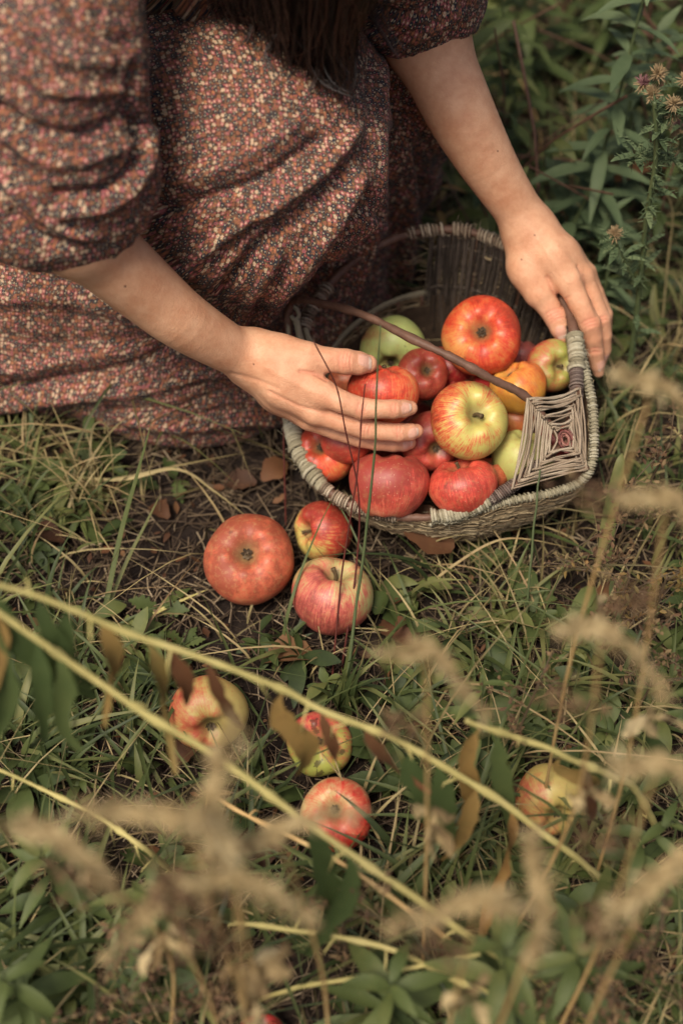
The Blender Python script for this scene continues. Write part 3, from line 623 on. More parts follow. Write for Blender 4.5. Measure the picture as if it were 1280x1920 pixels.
    for wdx in range(nw):
        f0 = .24+.76*(wdx/(nw-1)); pts = []
        for q in range(4):
            f = f0+.76/(nw-1)*q/4; c = cor[q]; lift = .0030*(1 if (wdx+q) % 2 else .6)
            p = cen+(c-cen)*min(f, 1.03)+rg.normal(0, .0015, 3)-FW*(lift+.010*(1-f))
            pts.append(p)
        for q in range(4):
            a, b_ = pts[q], pts[(q+1) % 4] if q < 3 else cen+(cor[0]-cen)*min(f0+.76/(nw-1), 1.04)-FW*.0025
            m1, m2 = a*.93+b_*.07-FW*.0012, a*.07+b_*.93-FW*.0012; mid = (a+b_)/2; mid = mid+(cen-mid)*rg.uniform(.0, .09)+FW*.0012+rg.normal(0, .0013, 3)
            tube(mb, spline([a-(b_-a)/np.linalg.norm(b_-a)*.001+FW*.003, m1, mid, m2, b_+FW*.003], 12), .0010+rg.normal(0, .00014), 6, at=.35+.5*rg.random())
            e = (cor[q]-cen); e /= np.linalg.norm(e); tube(mb, [a+FW*.003+e*.0008, a-FW*.001, a+FW*.003-e*.0008], .0013, 5, at=.6)
    mb.build('woven_diamond', M['cord'], bk)
    mb = MB()
    for c in cor: tube(mb, [cen+FW*.001, c+(c-cen)*.03+FW*.001], [.0038, .0034], 7)
    mb.build('spoke', M['twig'], bk)
    mb = MB()   # core knot of reddish cord
    for i in range(26):
        a0 = rg.uniform(0, 6.28); r_ = rg.uniform(.003, .012); a = np.linspace(a0, a0+rg.uniform(2, 4), 8); e1 = (cor[1]-cor[3])/np.linalg.norm(cor[1]-cor[3]); e2 = (cor[0]-cor[2])/np.linalg.norm(cor[0]-cor[2])
        tube(mb, cen-FW*rg.uniform(.006, .011)+r_*(np.cos(a)[:, None]*e1*.8+np.sin(a)[:, None]*e2), .0008, 4, at=rg.random())
    mb.build('knot', M['redcord'], bk)
    # hull
    ncol = 160; th = np.linspace(0, 2*math.pi, ncol, endpoint=False)
    bc = np.array([.112, .085, .0]); ang = np.unwrap(np.arctan2(RIM[:, 1]-bc[1], RIM[:, 0]-bc[0])); 
    srt = np.argsort(np.mod(ang, 2*math.pi)); am = np.mod(ang, 2*math.pi)[srt]; rs = RIM[srt]
    top = np.array([[np.interp(t, am, rs[:, k], period=2*math.pi) for k in range(3)] for t in th])
    hs = np.mod(np.arctan2(hoop[:, 1]-bc[1], hoop[:, 0]-bc[0]), 2*math.pi); hmask = np.zeros(ncol)
    for i, t in enumerate(th):       # beside the diamond the side hangs from the outer hoop
        dd = np.abs(np.mod(hs-t+math.pi, 2*math.pi)-math.pi); k = dd.argmin()
        if dd[k] < .05 and np.hypot(*(hoop[k]-bc)[:2]) > np.hypot(*(top[i]-bc)[:2])-.002: top[i] = hoop[k]
    base = bc+np.stack([.105*np.cos(th), .122*np.sin(th), np.full(ncol, .004)], 1)
    def hull(t, i=None, out=0.0):
        b_ = base if i is None else base[i]; a = top if i is None else top[i]
        p = a*(1-t)+b_*t; p = p.copy(); rad = p-bc; rad[..., 2] = 0; rad /= np.linalg.norm(rad, axis=-1, keepdims=True)+1e-9
        p += rad*(.009*math.sin(math.pi*t)+out); p[..., 2] -= .012*math.sin(math.pi*t)*0
        return p
    # opening in the weave at the back left, as in the photograph
    tx, ty, _ = proj(top); opened = (ty < 660) & (tx < 815); openw = opened*1.0
    mb = MB(); rows = 66
    for k in range(rows):
        t = .02+.98*k/(rows-1); C = hull(t); ph = (k % 2)*math.pi
        C = C+((C-bc)*[1, 1, 0])/np.linalg.norm((C-bc)*[1, 1, 0], axis=1)[:, None]*(.0016*np.sin(th*26+ph)+rg.normal(0, .0006, ncol))[:, None]; C[:, 2] += rg.normal(0, .0009, ncol)+.0012*np.sin(th*5+k*.7)
        keep = ~opened | (t > .52); idx = np.flatnonzero(keep)
        runs = np.split(idx, np.flatnonzero(np.diff(idx) > 1)+1)
        if len(runs) > 1 and runs[0][0] == 0 and runs[-1][-1] == ncol-1: runs[0] = np.concatenate([runs[-1], runs[0]]); runs = runs[:-1]
        for r_ in runs:
            if len(r_) == ncol: r_ = np.append(r_, 0)
            i0 = 0     # broken into lengths of straw, each its own shade
            while i0 < len(r_)-2:
                i1 = min(len(r_), i0+rg.integers(14, 50)); tube(mb, C[r_[i0:i1]]+rg.normal(0, .0006, 3), max(.0007, rg.normal(.00135, .00025)), 5, at=rg.random()); i0 = i1-1
    for q in range(1500):  # loose fibres of the straw
        i = rg.integers(0, ncol); t = rg.uniform(.03, .9)
        if opened[i] and t < .55: continue
        n = rg.integers(4, 10); ii = [(i+j) % ncol for j in range(n)]; s = np.linspace(0, 1, n); dt = rg.normal(0, .08)
        C = np.array([hull(float(np.clip(t+dt*s[j], 0, 1)), ii[j], .002+rg.normal(0, .0008)+.004*s[j]*rg.random()) for j in range(n)])
        tube(mb, C, .0005, 3, at=rg.random(), cap=False)
    mb.build('weave', M['weave'], bk)
    mb = MB()   # ribs
    for i in range(0, ncol, 5):
        ts = np.linspace(0 if not opened[i] else .5, 1, 12); tube(mb, np.array([hull(float(t), i, -.001) for t in ts]), .0022, 6, at=rg.random())
    mb.build('rib', M['twig'], bk)
    # upright fibres of the tall back panel and its twined cords
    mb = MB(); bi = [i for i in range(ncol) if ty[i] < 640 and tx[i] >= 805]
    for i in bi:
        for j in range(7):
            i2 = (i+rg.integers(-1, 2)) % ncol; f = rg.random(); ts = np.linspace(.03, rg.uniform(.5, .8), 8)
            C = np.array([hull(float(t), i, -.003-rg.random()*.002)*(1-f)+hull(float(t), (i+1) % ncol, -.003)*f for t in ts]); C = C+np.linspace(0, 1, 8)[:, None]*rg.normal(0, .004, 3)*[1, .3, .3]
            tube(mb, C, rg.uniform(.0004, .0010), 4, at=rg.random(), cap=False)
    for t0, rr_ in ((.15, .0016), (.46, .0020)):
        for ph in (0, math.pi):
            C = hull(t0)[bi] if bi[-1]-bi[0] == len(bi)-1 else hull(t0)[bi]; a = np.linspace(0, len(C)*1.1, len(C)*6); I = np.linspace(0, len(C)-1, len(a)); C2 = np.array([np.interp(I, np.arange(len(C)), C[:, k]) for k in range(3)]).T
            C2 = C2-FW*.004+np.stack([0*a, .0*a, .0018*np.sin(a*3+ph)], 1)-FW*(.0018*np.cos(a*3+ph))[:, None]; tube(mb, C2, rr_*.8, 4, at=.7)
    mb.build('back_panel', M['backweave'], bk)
    oi = [i for i in range(ncol) if opened[i]]; mb = MB()
    for o_ in (0, .0025): tube(mb, hull(.50)[oi]+[0, 0, o_], .0022, 6, at=.5, lump=.1)
    mb.build('cord_edge', M['rope'], bk)
    mb = MB(); n = 14; V = [];  # dark backing sheet inside the weave, added to block light
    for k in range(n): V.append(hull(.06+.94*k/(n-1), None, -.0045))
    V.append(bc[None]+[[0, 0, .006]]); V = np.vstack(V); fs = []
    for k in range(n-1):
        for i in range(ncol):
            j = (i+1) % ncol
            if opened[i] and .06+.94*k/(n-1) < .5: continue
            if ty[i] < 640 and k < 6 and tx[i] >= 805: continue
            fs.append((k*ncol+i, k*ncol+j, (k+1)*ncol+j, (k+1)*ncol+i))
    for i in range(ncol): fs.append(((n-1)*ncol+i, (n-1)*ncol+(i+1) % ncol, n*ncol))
    mb.add(V, fs); mb.build('light_block_liner', M['light_block_liner'], bk)
M['redcord'] = plant_mat('redcord', [(.10, .03, .03), (.25, .09, .07), (.35, .20, .15)], .7, 200, 0, .5)
build_basket()

# ------------------------------------------------------------------ apples
def apple_mat(name, ground, blush, amt=.5, streak=.5, bdir=(0, 0, 1), spot=.15, deep=None, russet=.22, bruise=0, seed=0, rough=.40):
    """skin of one apple: green-yellow ground, red blush on its sunny cheek, streaks from end to end, pale pores"""
    m, t, N, L, b = newmat(name); deep = deep or tuple(c*.55 for c in blush)
    at = N.new('ShaderNodeAttribute'); at.attribute_name = 'merid'; tc = N.new('ShaderNodeTexCoord'); ob = N.new('ShaderNodeVectorMath'); ob.operation = 'ADD'; L.new(tc.outputs['Object'], ob.inputs[0]); ob.inputs[1].default_value = (seed, seed*.7, seed*.3)
    big = noise_node(N, L, 24, 5, .55, ob.outputs[0])
    mp = N.new('ShaderNodeMapping'); mp.inputs['Scale'].default_value = (9, 9, .6); mp.inputs['Location'].default_value = (seed*3, seed, seed); L.new(at.outputs['Vector'], mp.inputs['Vector'])
    st = noise_node(N, L, 3.2, 7, .7, mp.outputs[0], .3)
    dt = N.new('ShaderNodeVectorMath'); dt.operation = 'DOT_PRODUCT'; nv = N.new('ShaderNodeVectorMath'); nv.operation = 'NORMALIZE'; L.new(tc.outputs['Object'], nv.inputs[0]); L.new(nv.outputs[0], dt.inputs[0]); bd = Vector(bdir).normalized(); dt.inputs[1].default_value = bd
    f = math_(N, L, 'ADD', math_(N, L, 'MULTIPLY', dt.outputs['Value'], .42), amt)
    f = math_(N, L, 'ADD', f, math_(N, L, 'MULTIPLY', math_(N, L, 'SUBTRACT', st.outputs[0], .5), 4.6*streak)); f = math_(N, L, 'ADD', f, math_(N, L, 'MULTIPLY', math_(N, L, 'SUBTRACT', big.outputs[0], .5), 2.0)); md_ = noise_node(N, L, 95, 7, .75, ob.outputs[0]); f = math_(N, L, 'ADD', f, math_(N, L, 'MULTIPLY', math_(N, L, 'SUBTRACT', md_.outputs[0], .5), 1.6), True)
    r = ramp(N, [(.12, ground), (.38, tuple(g*.45+q*.55 for g, q in zip(ground, blush))), (.65, blush), (1, deep)]); L.new(f, r.inputs[0]); col = r.outputs[0]
    vo = N.new('ShaderNodeTexVoronoi'); vo.inputs['Scale'].default_value = 330; L.new(ob.outputs[0], vo.inputs['Vector']); pr = ramp(N, [(.07, (1, 1, 1)), (.14, (0, 0, 0))]); L.new(vo.outputs['Distance'], pr.inputs[0])
    col = mixc(N, L, math_(N, L, 'MULTIPLY', pr.outputs[0], spot*2.2), col, (.62, .42, .26))
    fine = noise_node(N, L, 210, 5, .7, ob.outputs[0]); fr = ramp(N, [(.5, (0, 0, 0)), (.68, (1, 1, 1))]); L.new(fine.outputs[0], fr.inputs[0]); col = mixc(N, L, math_(N, L, 'MULTIPLY', fr.outputs[0], russet*1.6), col, (.40, .22, .09))
    # brown scab marks and the corky hollows at both ends
    sb = noise_node(N, L, 75, 4, .6, ob.outputs[0]); sr = ramp(N, [(.70-bruise*.13, (0, 0, 0)), (.73-bruise*.13, (1, 1, 1))]); L.new(sb.outputs[0], sr.inputs[0]); col = mixc(N, L, math_(N, L, 'MULTIPLY', sr.outputs[0], .75 if bruise else .45), col, (.055, .03, .015))
    ca = N.new('ShaderNodeAttribute'); ca.attribute_name = 'cav'; col = mixc(N, L, math_(N, L, 'MULTIPLY', ca.outputs['Fac'], .85), col, (.16, .13, .05))
    L.new(col, b.inputs['Base Color']); b.inputs['Specular IOR Level'].default_value = .5
    rn = math_(N, L, 'ADD', rough-.05, math_(N, L, 'MULTIPLY', big.outputs[0], .22)); L.new(rn, b.inputs['Roughness'])
    b.inputs['Subsurface Weight'].default_value = .05; b.inputs['Subsurface Scale'].default_value = .004
    bp = N.new('ShaderNodeBump'); bp.inputs['Strength'].default_value = .5; bp.inputs['Distance'].default_value = .0014
    L.new(math_(N, L, 'ADD', math_(N, L, 'MULTIPLY', big.outputs[0], 1.5), math_(N, L, 'MULTIPLY', fine.outputs[0], .35)), bp.inputs['Height']); L.new(bp.outputs[0], b.inputs['Normal'])
    return m
M['stem'] = plant_mat('stem', [(.05, .03, .015), (.13, .09, .04)], .7, 150, 0, use_rnd=False)
M['calyx'] = plant_mat('calyx', [(.03, .02, .012), (.09, .06, .035), (.20, .15, .09)], .8, 150, 0)
def apple(x, y, dpx, z, axis, label, group, ground, blush, end='calyx', hgt=.86, seed=0, lumpy=.03, squeeze=(1, 1), depth=None, gnarl=0, **kw):
    c = P(x, y, z) if depth is None else PD(x, y, depth); r = dpx/2/F*dep(c); nu, nv = 64, 44
    o = empty('apple', c, label, 'apple', group); rs = np.random.default_rng(100+seed)
    ax = camdir(*axis); e1 = np.cross(ax, [0.1, .2, 1.]); e1 /= np.linalg.norm(e1); e2 = np.cross(ax, e1)
    v = np.linspace(0, math.pi, nv); V = []; mer = []; cav = []; ph = rs.uniform(0, 6.28, 6)
    for a in v:
        ca, sa = math.cos(a), math.sin(a)     # +ax end shows
        for k in range(nu):
            t = 2*math.pi*k/nu; lob = 1+lumpy*(math.cos(5*t+ph[0])*.35*(1-ca*.5)+math.cos(2*t+ph[1])*.5+math.cos(3*t+ph[2])*.35)
            rad = r*sa**.92*(1.0+.05*ca)*lob if sa > 0 else 0
            top_ = math.exp(-(sa/.27)**2)*(1 if ca > 0 else 0); bot = math.exp(-(sa/.24)**2)*(1 if ca <= 0 else 0)
            h_ = r*hgt*(ca*1.02-.06*math.cos(2*a))*(1+lumpy*.8*math.cos(t+ph[3])*sa); h_ -= r*(.40*top_-.30*bot)
            h_ += r*.045*lumpy/.03*math.cos(5*t+ph[0])*math.exp(-((sa-.45)/.2)**2)*(1 if ca > 0 else .3)
            p = ax*h_+(e1*math.cos(t)*squeeze[0]+e2*math.sin(t)*squeeze[1])*rad
            if gnarl: p = p*(1+gnarl*mnoise.noise(Vector(p*55+seed))+gnarl*.6*max(0, mnoise.noise(Vector(p*110+seed))))
            p = p*(1+.018*mnoise.noise(Vector(p*45+seed*3.1)))
            V.append(c+p); mer.append((math.cos(t), math.sin(t), a)); cav.append(min(1, max(0, 1.35*(top_ if ca > 0 else bot)-.35)))
    fs = [(i*nu+k, i*nu+(k+1) % nu, (i+1)*nu+(k+1) % nu, (i+1)*nu+k) for i in range(nv-1) for k in range(nu)]
    mt = apple_mat('apple_skin', ground, blush, seed=seed*1.37+.5, **kw)
    mb = MB(); mb.add(V, [f[::-1] for f in fs]); s = mb.build('flesh', mt, o)
    s.data.attributes.new('merid', 'FLOAT_VECTOR', 'POINT').data.foreach_set('vector', np.array(mer).ravel()); s.data.attributes.new('cav', 'FLOAT', 'POINT').data.foreach_set('value', cav)
    tp = c+ax*r*hgt*.57
    if end == 'calyx' or end == 'both':
        mb = MB()
        for k in range(7):
            t = k*.9+rs.random()*.4; dv = e1*math.cos(t)+e2*math.sin(t); leaf(mb, tp+dv*r*.03+ax*r*.0, dv*.7+ax*.8, r*.17, r*.045, ax, .1, rs.random(), 5, wav=.2)
        for k in range(10): dv = e1*rs.normal()+e2*rs.normal(); tube(mb, [tp, tp+ax*r*.14+dv*r*.03], [r*.016, r*.01], 4, at=rs.random())
        mb.build('calyx', M['calyx'], o)
    else:
        mb = MB(); k_ = e1*rs.normal()*.2+e2*rs.normal()*.2; tube(mb, spline([tp-ax*r*.1, tp+ax*r*.12, tp+ax*r*.3+k_*r*.4], 8), [r*.045]*5+[r*.05, r*.06, r*.07], 7); mb.build('stem', M['stem'], o)
    return o
RED, ORG, YEL, GRN = (.50, .045, .025), (.55, .10, .03), (.50, .36, .11), (.32, .36, .10)
PINK = (.52, .11, .075); BG = 'apples gathered in the basket'; GG = 'windfall apples on the ground'
apple(903, 632, 150, .150, (-.12, .10, 1), 'largest red apple at the back of the pile with its calyx facing out', BG, (.58, .26, .07), (.54, .05, .02), amt=.80, streak=.25, bdir=(.7, .5, -.2), russet=.12, seed=1)
apple(738, 652, 126, .110, (-.2, -.8, .6), 'pale green apple behind the held apple under the twig handle', BG, (.40, .46, .15), (.36, .17, .07), amt=.05, streak=.15, bdir=(-1, 0, 0), seed=2)
apple(717, 738, 134, .165, (.1, .9, .2), 'bright red streaked apple held between thumb and fingers', BG, (.62, .26, .08), (.60, .065, .03), amt=.62, streak=.45, bdir=(-.4, 0, .2), end='stem', seed=3, depth=1.329, spot=.3, squeeze=(1, .97))
apple(790, 702, 98, .128, (.3, .2, 1), 'small speckled red apple just right of the held apple', BG, (.55, .20, .09), (.48, .07, .04), amt=.75, streak=.2, spot=.4, seed=4)
apple(846, 690, 96, .105, (.1, .9, .4), 'dark crimson apple under the twig handle left of the largest red apple', BG, (.4, .10, .05), (.40, .02, .02), amt=.95, streak=.1, seed=5)
apple(880, 745, 110, .095, (-.2, .8, .4), 'red apple half hidden behind the large striped yellow apple', BG, (.5, .15, .06), (.45, .03, .03), amt=.9, streak=.15, seed=6)
apple(876, 790, 148, .140, (.28, .24, .93), 'large striped yellow and red apple in the middle with its stem hollow facing out', BG, (.48, .42, .11), (.52, .07, .03), end='stem', amt=.36, streak=.6, bdir=(-.7, .6, 0), spot=.25, russet=.18, seed=7)
apple(972, 728, 108, .128, (-.5, .8, .3), 'knobbly orange apple beside the end of the twig handle', BG, (.62, .30, .05), (.55, .13, .03), amt=.35, streak=.3, bdir=(.6, .5, .3), gnarl=.06, seed=8)
apple(1032, 686, 100, .125, (.35, -.1, .9), 'red and green apple with a dark hollow beneath the hand on the rim', BG, (.30, .30, .07), (.42, .06, .04), end='stem', amt=.45, streak=.25, bdir=(-1, .2, 0), seed=9)
apple(972, 668, 74, .090, (0, 1, .2), 'small pinkish apple wedged between the largest red apple and the green and red one', BG, (.5, .2, .12), (.42, .10, .09), amt=.7, streak=.2, seed=10)
apple(966, 790, 76, .095, (0, 1, .2), 'small orange brown apple under the knobbly orange apple', BG, (.45, .2, .05), (.38, .10, .03), amt=.6, streak=.3, seed=11)
apple(978, 858, 118, .095, (.2, .9, .3), 'pale yellow green apple partly behind the woven diamond', BG, (.42, .42, .13), (.42, .25, .08), amt=-.05, streak=.2, seed=12)
apple(728, 908, 150, .100, (.05, 1, .05), 'wide rosy red apple at the front rim', BG, (.60, .22, .12), (.55, .08, .055), amt=.75, streak=.45, bdir=(0, 0, .4), spot=.5, hgt=.84, seed=13)
apple(868, 912, 130, .098, (-.25, .9, .3), 'rosy red apple at the front rim, smaller of the two', BG, (.62, .24, .11), (.57, .07, .045), amt=.7, streak=.4, spot=.35, hgt=.8, seed=14, end='stem')
apple(915, 892, 78, .085, (.2, .9, .3), 'little orange apple showing behind the smaller rosy apple', BG, (.6, .3, .1), (.55, .12, .05), amt=.5, streak=.3, seed=15)
apple(806, 826, 116, .105, (.25, -.45, .85), 'red apple below the fingertips with its end hollow turned down', BG, (.5, .2, .09), (.48, .065, .045), amt=.8, streak=.25, seed=16)
apple(612, 850, 116, .085, (-.3, .3, .9), 'tall orange red apple pressed against the left rim', BG, (.55, .25, .07), (.58, .065, .03), amt=.68, streak=.3, bdir=(-.5, 0, .3), seed=17)
apple(650, 822, 104, .110, (.2, .6, .7), 'red apple under the palm of the reaching hand', BG, (.55, .2, .07), (.50, .06, .035), amt=.8, streak=.3, seed=18, end='stem')
apple(1040, 830, 92, .075, (.2, .9, .3), 'red apple glimpsed through the cords of the woven diamond', BG, (.5, .15, .08), (.45, .05, .04), amt=.9, streak=.2, seed=19)
apple(650, 716, 70, .110, (0, 1, .2), 'small russet orange apple seen in the gap of the thumb', BG, (.55, .28, .10), (.50, .12, .05), amt=.6, streak=.3, seed=20)
for i, (x, y, z) in enumerate([(760, 800, .045), (850, 870, .035), (900, 690, .04), (700, 830, .04), (960, 780, .035)]):
    apple(x, y, 120, z, (0, .8, .5), ['red apple deep in the pile under the fingertips', 'red apple deep in the pile behind the front rim', 'red apple deep in the pile under the largest red one', 'red apple deep in the pile under the palm', 'red apple deep in the pile near the woven diamond'][i], BG, (.5, .2, .08), (.42, .05, .04), amt=.8, streak=.25, seed=30+i)
apple(468, 1051, 170, .0375, (-.02, .26, .96), 'largest windfall, dull orange red with its calyx up, left of the basket', GG, (.55, .26, .11), (.52, .115, .055), amt=.70, streak=.12, spot=.12, russet=.38, bdir=(0, 0, .6), seed=40, rough=.5, hgt=.95)
apple(607, 996, 114, .030, (-.80, .02, .55), 'red and yellow windfall lying on its side against the basket', GG, (.50, .44, .12), (.46, .05, .03), end='stem', amt=.68, streak=.42, bdir=(.8, 0, .3), seed=41, hgt=.9)
apple(622, 1118, 154, .034, (.15, .80, .52), 'pale pink and green windfall behind three thin stems', GG, (.42, .38, .15), (.48, .10, .075), amt=.52, streak=.5, bdir=(-.7, -.7, -.2), spot=.3, russet=.2, hgt=.88, seed=42, end='stem')
apple(390, 1334, 146, .032, (.2, -.5, .85), 'yellow windfall with red cheeks under the hanging dry leaves at lower left', GG, (.46, .36, .11), (.46, .09, .045), amt=.24, streak=.25, bdir=(-.9, .1, -.3), seed=43)
apple(600, 1397, 122, .028, (-.1, .35, .9), 'small scabby red and green windfall with brown spots', GG, (.36, .38, .08), (.55, .07, .06), amt=.42, streak=.25, bdir=(0, 1, .2), bruise=1, lumpy=.06, seed=44)
apple(632, 1528, 136, .031, (-.1, .45, .88), 'cream and scarlet windfall just below the scabby one', GG, (.56, .40, .18), (.56, .04, .025), amt=.42, streak=.25, bdir=(.8, -.8, 0), seed=45)
apple(1032, 1497, 138, .032, (.15, -.5, .85), 'yellow windfall with red cheeks alone at lower right', GG, (.44, .34, .10), (.44, .10, .05), amt=.24, streak=.25, bdir=(-.9, .1, -.3), seed=46)
apple(490, 1945, 90, .028, (.1, .9, .4), 'red windfall just peeping in at the bottom edge', GG, (.5, .2, .08), (.5, .05, .04), amt=.8, streak=.25, seed=47)

# ------------------------------------------------------------------ ground cover
APP = [np.array(o.location) for o in bpy.data.objects if o.name.startswith('apple') and o.location.z < .05]
def in_basket(x, y, m=0.0): return ((x-.092)/(.125+m))**2+((y-.098)/(.135+m))**2 < 1
def near_apple(x, y, m=.04): return any((a[0]-x)**2+(a[1]-y)**2 < m*m for a in APP)
def pix(x, y, z=0): q = proj(np.array([[x, y, z]])); return float(q[0][0]), float(q[1][0])
def gz(x, y): return .010*mnoise.noise(Vector((x*9, y*9, 0)))+.005*mnoise.noise(Vector((x*30, y*30, 3)))-.004
def spot(rg, n, ok):
    out = []
    while len(out) < n:
        y = rg.uniform(-.62, 1.15); hw = .34+.16*(y+.6); x = rg.uniform(-hw, hw)*1.15
        if ok(x, y): out.append((x, y))
    return out
def green_amount(x, y):    # bare soil beside the skirt, greener towards the front and the right
    px, py = pix(x, y); n = mnoise.noise(Vector((x*7, y*7, 11)))
    g = .50+.55*n
    if py > 1150: g += .22
    if 200 < px < 720 and 820 < py < 1200: g -= .75
    if 720 < px < 1150 and 1000 < py < 1130: g -= .15
    if px < 200 and py > 780: g += .1
    if py < 500: g += .3
    if mnoise.noise(Vector((x*12, y*12, 4))) > .22: g -= .4
    return g
def bare(x, y):
    px, py = pix(x, y); n = mnoise.noise(Vector((x*12, y*12, 4))); return (220 < px < 740 and 820 < py < 1230) or n > .22
def litter():
    rg = np.random.default_rng(5); mb = MB()
    for x, y in spot(rg, 19000, lambda x, y: not in_basket(x, y, -.02)):
        L_ = rg.gamma(3, .009)+.008; a = rg.uniform(0, 2*math.pi); t = rg.normal(0, .22); z = gz(x, y)+rg.random()**2*.014
        d = np.array([math.cos(a)*math.cos(t), math.sin(a)*math.cos(t), math.sin(t)]); b_ = rg.normal(0, .12, 3)*L_
        if near_apple(x, y, .03) and z > .004: continue
        c = np.array([x, y, max(z, .001)]); C = np.array([c-d*L_/2, c+b_*.6, c+d*L_/2]); C[:, 2] = np.maximum(C[:, 2], -.004)
        tube(mb, C, rg.uniform(.0003, .0010), 3, at=rg.random()**1.4*.95, cap=False)
    o = mb.build('straw_litter', M['straw']); tag(o, 'mat of broken tan straw and dry stems lying over the dark soil', 'straw'); o['kind'] = 'stuff'
    mb = MB()
    for x, y in spot(rg, 1500, lambda x, y: not in_basket(x, y) and not near_apple(x, y, .035)):
        L_ = rg.uniform(.005, .017); a = rg.uniform(0, 6.28); leaf(mb, [x, y, max(gz(x, y), 0)+rg.uniform(.001, .012)], [math.cos(a), math.sin(a), rg.normal(0, .3)], L_, L_*rg.uniform(.15, .32), rg.normal(0, .4, 3)+[0, 0, 1], rg.normal(0, .3), rg.random(), 5, .3, .12)
    o = mb.build('leaf_litter', M['deadleaf']); tag(o, 'small crumbled brown leaves scattered across the soil', 'leaf litter'); o['kind'] = 'stuff'
litter()
def grass():
    rg = np.random.default_rng(6); mb = MB(); dy = MB()
    for x, y in spot(rg, 950, lambda x, y: not in_basket(x, y, .012) and not near_apple(x, y, .045) and rg.random() < green_amount(x, y)):
        n = rg.integers(3, 8); s0 = rg.random(); py = pix(x, y)[1]; hh = 1.0 if py < 1500 else 1.25
        for k in range(n):
            h_ = rg.gamma(3, .013)*hh+.01; blade(mb, [x+rg.normal(0, .008), y+rg.normal(0, .008), max(0, gz(x, y))-.001], h_, h_*rg.uniform(.4, 1.9), rg.uniform(0, 6.28), rg.uniform(.0012, .0034), float(np.clip(s0+rg.normal(0, .2), 0, 1)), 7, .6, rg.normal(0, .5))
    for x, y in spot(rg, 1500, lambda x, y: not in_basket(x, y, .015) and not near_apple(x, y, .045) and (rg.random() < .3 or not bare(x, y))):
        for k in range(rg.integers(1, 4)):
            h_ = rg.gamma(3, .016)+.01; blade(dy, [x+rg.normal(0, .008), y+rg.normal(0, .008), 0], h_, h_*rg.uniform(.5, 2.2), rg.uniform(0, 6.28), rg.uniform(.0006, .0015), rg.random(), 7, .6, rg.normal(0, 1))
    o = mb.build('grass', M['grass']); tag(o, 'short green grass growing through the litter', 'grass'); o['kind'] = 'stuff'
    o = dy.build('dry_grass', M['drygrass']); tag(o, 'thin yellowed grass blades bent among the green', 'dry grass'); o['kind'] = 'stuff'
    mb = MB()
    for x, y in spot(rg, 900, lambda x, y: not in_basket(x, y, .02) and not near_apple(x, y, .055) and rg.random() < green_amount(x, y)-.05):
        n = rg.integers(4, 9); s0 = rg.random(); big = rg.uniform(.6, 1.5)*(1.15 if pix(x, y)[1] > 1150 else 1)
        for k in range(n):
            a = rg.uniform(0, 6.28); L_ = rg.uniform(.014, .042)*big; leaf(mb, [x, y, rg.uniform(.0, .02)], [math.cos(a), math.sin(a), rg.uniform(.2, 1.1)], L_, L_*rg.uniform(.10, .21), rg.normal(0, .4, 3)+[0, 0, 1], rg.uniform(.2, .8), float(np.clip(s0+rg.normal(0, .15), 0, 1)), 7, .25, .06)
    o = mb.build('ground_weeds', M['weed']); tag(o, 'low leafy weeds spread in patches over the ground', 'weeds'); o['kind'] = 'stuff'
grass()
def outskirts():   # the same cover carried on past the edges of the picture
    rg = np.random.default_rng(16); g, d, l, wd_ = MB(), MB(), MB(), MB(); k = 0
    while k < 5200:
        x, y = rg.uniform(-1.5, 1.5), rg.uniform(-1.3, 1.9); px, py = pix(x, y)
        if -60 < px < 1340 and -60 < py < 1980 and (y+.893) > 0: continue
        k += 1; a = rg.uniform(0, 6.28)
        if k % 2: L_ = rg.gamma(3, .012)+.01; tube(l, [[x-math.cos(a)*L_/2, y-math.sin(a)*L_/2, .003], [x+math.cos(a)*L_/2, y+math.sin(a)*L_/2, .004+rg.random()*.012]], .0008, 3, at=rg.random(), cap=False)
        for j in range(rg.integers(2, 5)):
            h_ = rg.gamma(3, .015)+.012; blade(g if k % 3 else d, [x+rg.normal(0, .01), y+rg.normal(0, .01), -.002], h_, h_*rg.uniform(.4, 1.9), rg.uniform(0, 6.28), rg.uniform(.0014, .0036), rg.random(), 5, .6)
        if k % 4 == 0:
            for j in range(6): a = rg.uniform(0, 6.28); L_ = rg.uniform(.02, .05); leaf(wd_, [x, y, .01], [math.cos(a), math.sin(a), rg.uniform(.2, 1)], L_, L_*.2, (0, 0, 1), .5, rg.random(), 5, .25, .05)
    for mb, nm, mt, lb, ct in ((g, 'grass', 'grass', 'green grass carrying on around the scene', 'grass'), (d, 'dry_grass', 'drygrass', 'yellowed grass carrying on around the scene', 'dry grass'), (l, 'straw_litter', 'straw', 'broken straw carrying on around the scene', 'straw'), (wd_, 'ground_weeds', 'weed', 'low weeds carrying on around the scene', 'weeds')):
        o = mb.build(nm, M[mt]); tag(o, lb, ct); o['kind'] = 'stuff'
outskirts()
